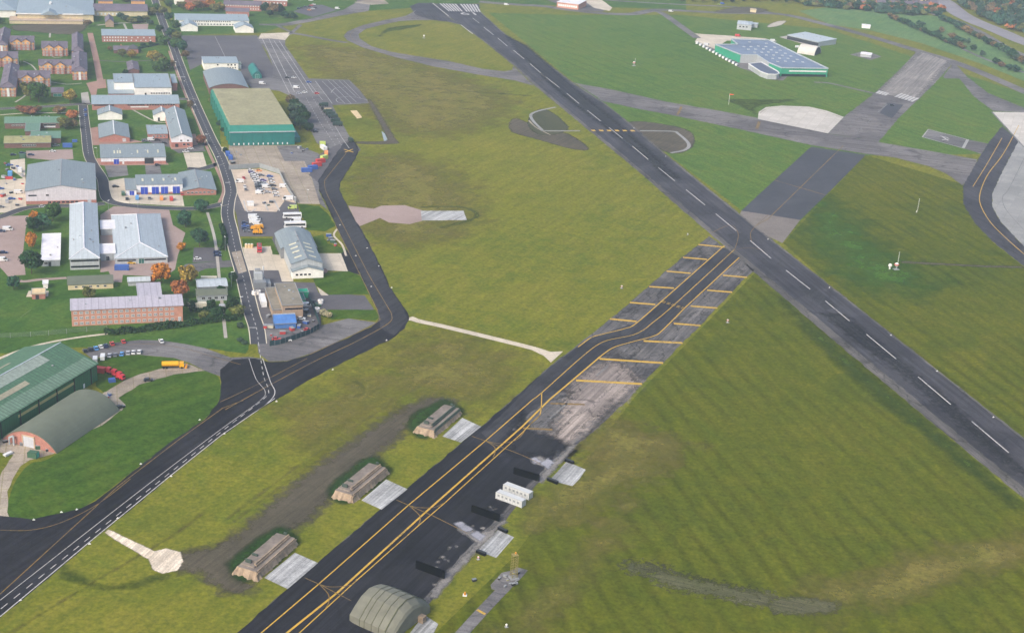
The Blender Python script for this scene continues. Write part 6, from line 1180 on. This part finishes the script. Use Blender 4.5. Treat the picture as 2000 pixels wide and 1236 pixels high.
vrow([(601,646,'red'),(540,664,'red'),(561,666,'white'),(597,599,'white',VAN),(588,624,'white'),(614,592,'dark'),(620,598,'green')],'{c} {k} inside the screened operations compound, {o} of the group','cars in the operations compound',80)
vrow([(1362+6.4*i,86.5+3.55*i,'white',VAN) for i in range(13)],'{c} {k} in the line beside the large green helicopter hangar, {o} from the left','white vans beside the helicopter hangar',25)
vrow([(1380,90,'white',MINIBUS),(1441,72,'red',MINIBUS),(1510,82,'white',MINIBUS),(1742,207,'dark'),(1558,94,'white',VAN)],'{c} {k} near the large green hangar or the old threshold, {o} from the left','vehicles around the far hangar',80)
# military lorries
for i,(u,v) in enumerate([(632,208),(640,221),(645,226),(650,231),(655,239),(659,246)]):
    veh(TILT,(u,v),-103,'green','dark green army lorry with canvas tilt, %s from the top of the parked line'%ORD[i],'dark green army lorries parked in line')
veh(TILT,(685,277),-20,'green','dark green army lorry alone at the taxiway corner')
ft=make_truck(8,1.2,'cream_tile','metal_dark','flatbed_lorry',2.4,'flat'); ft['category']='lorry'; p=G(637,215); ft.location=(p.x,p.y,.05); ft.rotation_euler=(0,0,math.pi/2-R(-103)); ft['label']='flatbed lorry with pale deck behind the army lorries'
tk=make_truck(9.5,3,'orange_yellow' if False else 'red_paint','red_paint','tanker_lorry',2.5,'tank')
for ch in tk.children:
    if ch.name.split('.')[0] in('tank','cab'): ch.data.materials[0]=plain('tanker_yellow','dda016',.4)
p=G(338,718); tk.location=(p.x,p.y,.05); tk.rotation_euler=(0,0,math.pi/2-R(78)); tk['label']='yellow tanker lorry with snow plough on the stone track'; tk['category']='lorry'
b=MB(); b.prism([(5.0,.2),(5.9,.1),(6.2,1.2),(5.4,1.3)],'y',-1.6,1.6); b.build('plough_blade',M['orange_paint'],tk,recalc=True)
fe=make_truck(8.5,3,'red_paint','red_paint','fire_engine',2.5,'box'); p=G(506.6,490); fe.location=(p.x,p.y,.05); fe.rotation_euler=(0,0,math.pi/2-R(168)); fe['label']='red fire engine with ladder on the fire station forecourt'; fe['category']='fire engine'
b=MB(); 
for y in(-.5,.5): b.beam((-4.2,y,3.3),(3.,y,3.4),.15)
for i in range(8): b.beam((-4+i*.95,-.5,3.35),(-4+i*.95,.5,3.35),.1)
b.build('ladder',M['metal_grey'],fe); MB().box(-4.2,-1.2,.9,1.5,1.2,3.1).build('pump_body',M['red_paint'],fe)
for i,(u,v) in enumerate(((499,449),(505,447),(503,457))):
    q=make_truck(5.4,1.5,'works_yellow','works_yellow','works_lorry',2.2,'flat'); p=G(u,v); q.location=(p.x,p.y,.05); q.rotation_euler=(0,0,math.pi/2-R(75)); q['label']='orange airfield works lorry left of the buses, %s of three'%ORD[i]; q['category']='lorry'; q['group']='orange works lorries'
    MB().box(-2.3,-.9,1.5,.3,.9,2.3).build('hopper',M['works_yellow'],q)
# containers
for i,(u,v,az,L,col) in enumerate([(630,284,80,4,'lime'),(632,292,-28,8,'white'),(637,303,-8,6,'orange'),(633,311,35,5,'lime'),(626,318,50,6.1,'red'),(619,325,55,6.1,'red'),(611,331,58,6.1,'blue'),(599,336,68,6.8,'blue')]): container((u,v),az,L,col,'%s shipping container, %s in the bent row below the green hangar'%(CW[col].replace(' striped',''),ORD[i]),'bent row of coloured containers')
container((445,304),-20,5,'blue','blue container beside the camp road, farther of two','blue containers by the road'); container((450,311),-20,5,'blue','blue container beside the camp road, nearer of two','blue containers by the road'); container((438,296),70,3,'cream','small cream kiosk beside the camp road at the hangar corner',None,2.6,2.6,'kiosk','kiosk')
container((132,288),75,6,'blue','blue container behind the khaki roofed hut',None); container((146,278),75,3.2,'blue','short blue skip near the side street',None,2.2,1.6,'skip','skip'); container((238,527),78,7,'blue','long blue container beside the pale hipped hall',None)
container((39,336),-15,4,'white','white box unit in the yard left of the warehouse',None); container((20,343),-15,4,'sky','light blue container in the yard left of the warehouse',None); container((44,309),75,3.6,'green','green box unit at the top of the concrete yard',None); container((18,350),70,4,'red','red skip in the concrete yard left of the warehouse',None,1.8,1.4,'skip','skip')
container((489,402),75,4,'white','white kiosk on the kerbed island of the compound',None,2.6,2.6,'kiosk','kiosk'); container((386,600),85,9,'cream','cream portable cabin behind the hedge garden',None,2.6,2.6,'portable_cabin','cabin'); container((434,602),80,3,'silver','small grey plant unit in the hut garden',None,2,1.8,'plant_unit','plant unit'); container((408,547),80,8,'cream','pale flat store behind the ribbed huts',None,2.4,1.8,'store_unit','store')
container((65.5,893),100,3.6,'green','turquoise oil tank cabin by the brick arched shed',None,2.2,2.4,'oil_tank','tank').children[0].color=(.08,.42,.32,1); container((16,888),30,3.6,'white','white trailer bed on the grass by the arched shed',None,1.4,.8,'trailer','trailer')
container((195,727),100,4.6,'red','red tank unit behind the green corrugated hangar',None,2.4,2.4,'tank_unit','tank'); 
for i,(u,v,az) in enumerate(((208,727,110),(219,731,110),(229,736,110),(235,741,120))): q=make_truck(4.5,1.,'red_paint','red_paint','farm_machine',1.8,'flat'); p=G(u,v); q.location=(p.x,p.y,.05); q.rotation_euler=(0,0,math.pi/2-R(az)); q['label']='dark red ground machinery parked by the green hangar, %s from the left'%ORD[i]; q['category']='machine'; q['group']='dark red ground machinery'
container((218.6,746),60,2.6,'blue','small blue skip on the grass by the red machinery',None,1.8,1.6,'skip','skip')
for p_ in PROTO+[]:
    def kill(o):
        for c in list(o.children): kill(c)
        bpy.data.objects.remove(o)
    kill(p_)
# ================================================================ small airfield equipment
def sphere_mb(c,r,n=12,m=8):
    b=MB(); 
    for j in range(m+1):
        for i in range(n): a=math.pi*j/m; t=2*math.pi*i/n; b.v.append((c[0]+r*math.sin(a)*math.cos(t),c[1]+r*math.sin(a)*math.sin(t),c[2]+r*math.cos(a)))
    for j in range(m):
        for i in range(n): b.f.append((j*n+i,(j+1)*n+i,(j+1)*n+(i+1)%n,j*n+(i+1)%n)); b.m.append(0)
    return b
def instr(px,label,s=1.,mast=8,red=False,two=False,name='weather_instrument'):
    p=G(*px); r=empty(name,p,R(20),label,'instrument'); MB().box(-1.5*s,-1.3*s,0,1.5*s,1.3*s,.15).build('base_slab',M['trim_grey'],r)
    MB().cyl((0,0),.15,0,1.9*s,8).build('stand',M['trim_white'],r); sphere_mb((0,0,2.6*s),1.05*s).build('radome',M['chalk_white'],r)
    if two: sphere_mb((-3.6,1.,2.2),1.1).build('radome',M['chalk_white'],r); MB().cyl((-3.6,1),.5,0,1.4,8).build('stand',M['trim_white'],r)
    if red: MB().cyl((0,0),1.27*s,2.4*s,2.9*s,12).build('red_band',M['red_paint'],r)
    if mast:
        b=MB(); h=mast
        for a in (0,2.1,4.2): b.beam((1.6+.3*math.cos(a),1.5+.3*math.sin(a),0),(1.6+.12*math.cos(a),1.5+.12*math.sin(a),h),.05)
        for z in range(1,int(h)): b.beam((1.3,1.5,z),(1.9,1.5,z+.6),.04)
        b.build('mast',M['trim_white'],r)
instr((1750,526),'pair of white radomes with thin mast on the grass right of the runway',1.1,10,True,True); instr((1238,129),'white radome with mast on the grass above the crossing taxiway',1.1,7,True); instr((828,75),'small white radome inside the loop taxiway',.9,0)
instr((1421,630),'small red and white aerial on a pale slab right of the barred taxiway',.5,0,True); instr((1214,563),'small red and white marker unit left of the barred taxiway',.45,0,True); instr((934,1092),'small red capped light unit beside the nearest concrete stand',.35,0,True); instr((1343,459),'tiny white unit at the runway edge near the crossing',.3,0); instr((989,1224),'tiny white light unit at the bottom edge of the picture',.35,0)
instr((1790,415),'thin white mast standing alone in the right grass field',.3,9)
p=G(908,1162); r=empty('marker_light',p,0,'orange and white marker light on the grass by the narrow path','light'); MB().box(-.7,-.7,0,.7,.7,.25).build('base_slab',M['trim_white'],r); MB().cyl((0,0),.45,.25,1.3,10,0,.3).build('housing',M['orange_paint'],r)
p=G(926,1134); r=empty('ground_box',p,R(30),'small dark service box on the grass by the apron','box'); MB().box(-.7,-.5,0,.7,.5,.8).build('body',M['metal_dark'],r); MB().box(-.75,-.55,.8,.75,.55,.88).build('lid',M['metal_grey'],r)
p=G(1423,205); r=empty('windsock',p,0,'orange windsock on a white pole in the grass','windsock'); MB().cyl((0,0),.14,0,9.5,8).build('pole',M['trim_white'],r); MB().cyl((0,8.8),.55,0,3.4,10,0,.25,'x').build('sock',M['red_paint'],r); r.children[1].data.materials[0]=plain('sock_orange','e0562a',.7)
# lattice mast
p=G(1003,1128); r=empty('lattice_mast',p,R(25),'yellow steel lattice mast standing beside scattered equipment','mast'); b=MB(); h=9.; w0=1.9
cs=[(-w0/2,-w0/2),(w0/2,-w0/2),(w0/2,w0/2),(-w0/2,w0/2)]
for x,y in cs: b.beam((x,y,0),(x*.9,y*.9,h),.11)
for z in range(9):
    for k in range(4): a,c=cs[k],cs[(k+1)%4]; f=1-.1*z/9; g_=1-.1*(z+1)/9; b.beam((a[0]*f,a[1]*f,z),(c[0]*f,c[1]*f,z),.07); b.beam((a[0]*f,a[1]*f,z),(c[0]*g_,c[1]*g_,z+1),.06)
b.build('lattice',M['yellow_steel'],r); MB().box(-1,-1,h,1,1,h+.15).build('platform',M['yellow_steel'],r); MB().cyl((.4,.4),.3,h+.15,h+.7,10).build('lamp',M['orange_paint'],r); MB().box(-1.5,-1.5,0,1.5,1.5,.3).build('footing',M['trim_grey'],r)
for i in range(11):
    u,v=985+random.uniform(-18,26),1134+random.uniform(-14,12); p=G(u,v); s=random.uniform(.35,.75); r=empty('equipment_box',p,random.uniform(0,3),'small grey equipment box on the pad round the lattice mast, %s'%ORD[i],'box','equipment boxes round the lattice mast')
    MB().box(-s,-s*.6,.05,s,s*.6,s*1.2).build('body',M[random.choice(['metal_dark','trim_grey','strip_yellow','metal_grey'])],r); MB().box(-s-.05,-s*.65,s*1.2,s+.05,s*.65,s*1.28).build('lid',M['trim_grey'],r)
# edge lights along taxiways and runway
EL=[(438,847),(334,930),(230,1012),(175,1062),(40,1172),(275,906),(120,1000),(390,820),(717,485),(740,520),(765,562),(800,625),(755,665),(650,722),(540,784),(664,440),(695,500),(725,560),(1238,251),(1300,306),(1500,468),(1620,562),(1740,655),(1830,725),(1940,815),(150,995),(66,1015)]
me1=MB().box(-.45,-.25,0,.45,.25,.12).mesh('base',[M['chalk_white']]); me2=MB().cyl((0,0),.16,.12,.5,8).mesh('lamp',[M['trim_white']])
for i,(u,v) in enumerate(EL): r=empty('edge_light',G(u,v),random.uniform(0,1),'small white edge light on a slab along the paved edge',"light",'white edge lights along the taxiways'); link('base',me1,r); link('lamp',me2,r)
# lamp posts in the camp
l1=MB().cyl((0,0),.1,0,8,8,0,.06).mesh('pole',[M['trim_grey']]); l2=MB().box(-.15,-.2,7.9,1.4,.2,8.1).mesh('lantern',[M['trim_white']])
LPX=[(212,418),(432,425),(440,490),(452,560),(470,610),(425,330),(405,285),(380,225),(360,178),(345,140),(420,205),(190,312),(158,250),(270,420),(575,410),(600,395)]
for i,(u,v) in enumerate(LPX): r=empty('street_lamp',G(u,v),random.uniform(0,6),'slim grey lamp post along the camp roads, %s counted'%ORD[i],'street lamp','lamp posts along the camp roads'); link('pole',l1,r); link('lantern',l2,r)
for i,(u,v) in enumerate(((481,484),(486.5,484),(492,484))): r=empty('drum',G(u,v),0,'pale green storage drum by the fire station forecourt, %s from the left'%ORD[i],'drum','pale storage drums'); MB().cyl((0,0),.8,0,2.2,12).build('body',M['cream_tile'],r); MB().cyl((0,0),.5,2.2,2.4,10).build('lid',M['trim_white'],r)
for i,(u,v) in enumerate(((497,575),(504,574),(626,592),(619,608))): r=empty('dish',G(u,v),R(40),'white round tank beside the operations building, %s from the left'%ORD[i],'tank','white round tanks'); MB().cyl((0,0),1.4,0,1.8,14).build('body',M['chalk_white'],r); MB().cyl((0,0),.4,1.8,2.1,8).build('cap',M['trim_grey'],r)

def clutter(lst,base,group):
    for i,(u,v) in enumerate(lst):
        s=random.uniform(.6,1.5); col=random.choice(['blue','grey','cream','green','dark','silver','red']); r=empty('crate',G(u,v),random.uniform(0,3),base.format(c=CW[col],o=ORD[i]),'crate',group)
        MB().box(-s,-s*.6,.1,s,s*.6,s*1.1).build('body',M['painted_steel'],r).color=(*[x*.8 for x in CC[col]],1); MB().box(-s*1.04,-s*.65,s*1.1,s*1.04,s*.65,s*1.1+.1).build('lid',M['trim_grey'],r); MB().box(-s,-s*.5,0,s,s*.5,.1).build('pallet',M['metal_dark'],r)
clutter([(10,320),(14,333),(26,330),(34,326),(8,348),(28,352),(12,360),(44,360),(6,384),(40,390),(14,396),(34,402),(44,345),(22,378)],'{c} crate in the concrete yard left of the warehouse, {o} counted from the back','crates in the concrete yard')
clutter([(598,610),(604,618),(597,632),(584,640),(570,645),(552,652),(528,640),(530,655),(524,620),(606,600),(612,628),(518,640),(590,650)],'{c} crate in the screened operations compound, {o} counted from the back','crates in the operations compound')
clutter([(642,462),(646,468),(650,474),(640,471),(655,480),(530,396),(524,402),(516,398)],'{c} pallet box near the fire station, {o} counted','pallet boxes near the fire station')
clutter([(585,290),(592,296),(600,292),(570,300),(462,298),(470,304),(455,320)],'{c} pallet box on the stained concrete by the green hangar, {o} counted','pallet boxes by the green hangar')
clutter([(20,856),(30,862),(45,868),(78,876),(10,864),(92,880),(208,778),(214,772)],'{c} box by the arched shed, {o} from the left','boxes by the arched shed')
# ================================================================ haze
m=bpy.data.materials.new('haze'); m.use_nodes=True; nt=m.node_tree; nt.nodes.remove(nt.nodes['Principled BSDF'])
pv=nd(nt,'ShaderNodeVolumePrincipled'); pv.inputs['Color'].default_value=(.72,.83,1,1); pv.inputs['Density'].default_value=.000135; pv.inputs['Anisotropy'].default_value=.2
nt.links.new(pv.outputs[0],nt.nodes['Material Output'].inputs['Volume'])
b=MB().box(-6300,-2800,-1,6300,9800,275); h=b.build('haze',m); h['kind']='stuff'; h['label']='pale blue haze over the airfield'
S.cycles.volume_bounces=1; S.cycles.max_bounces=6
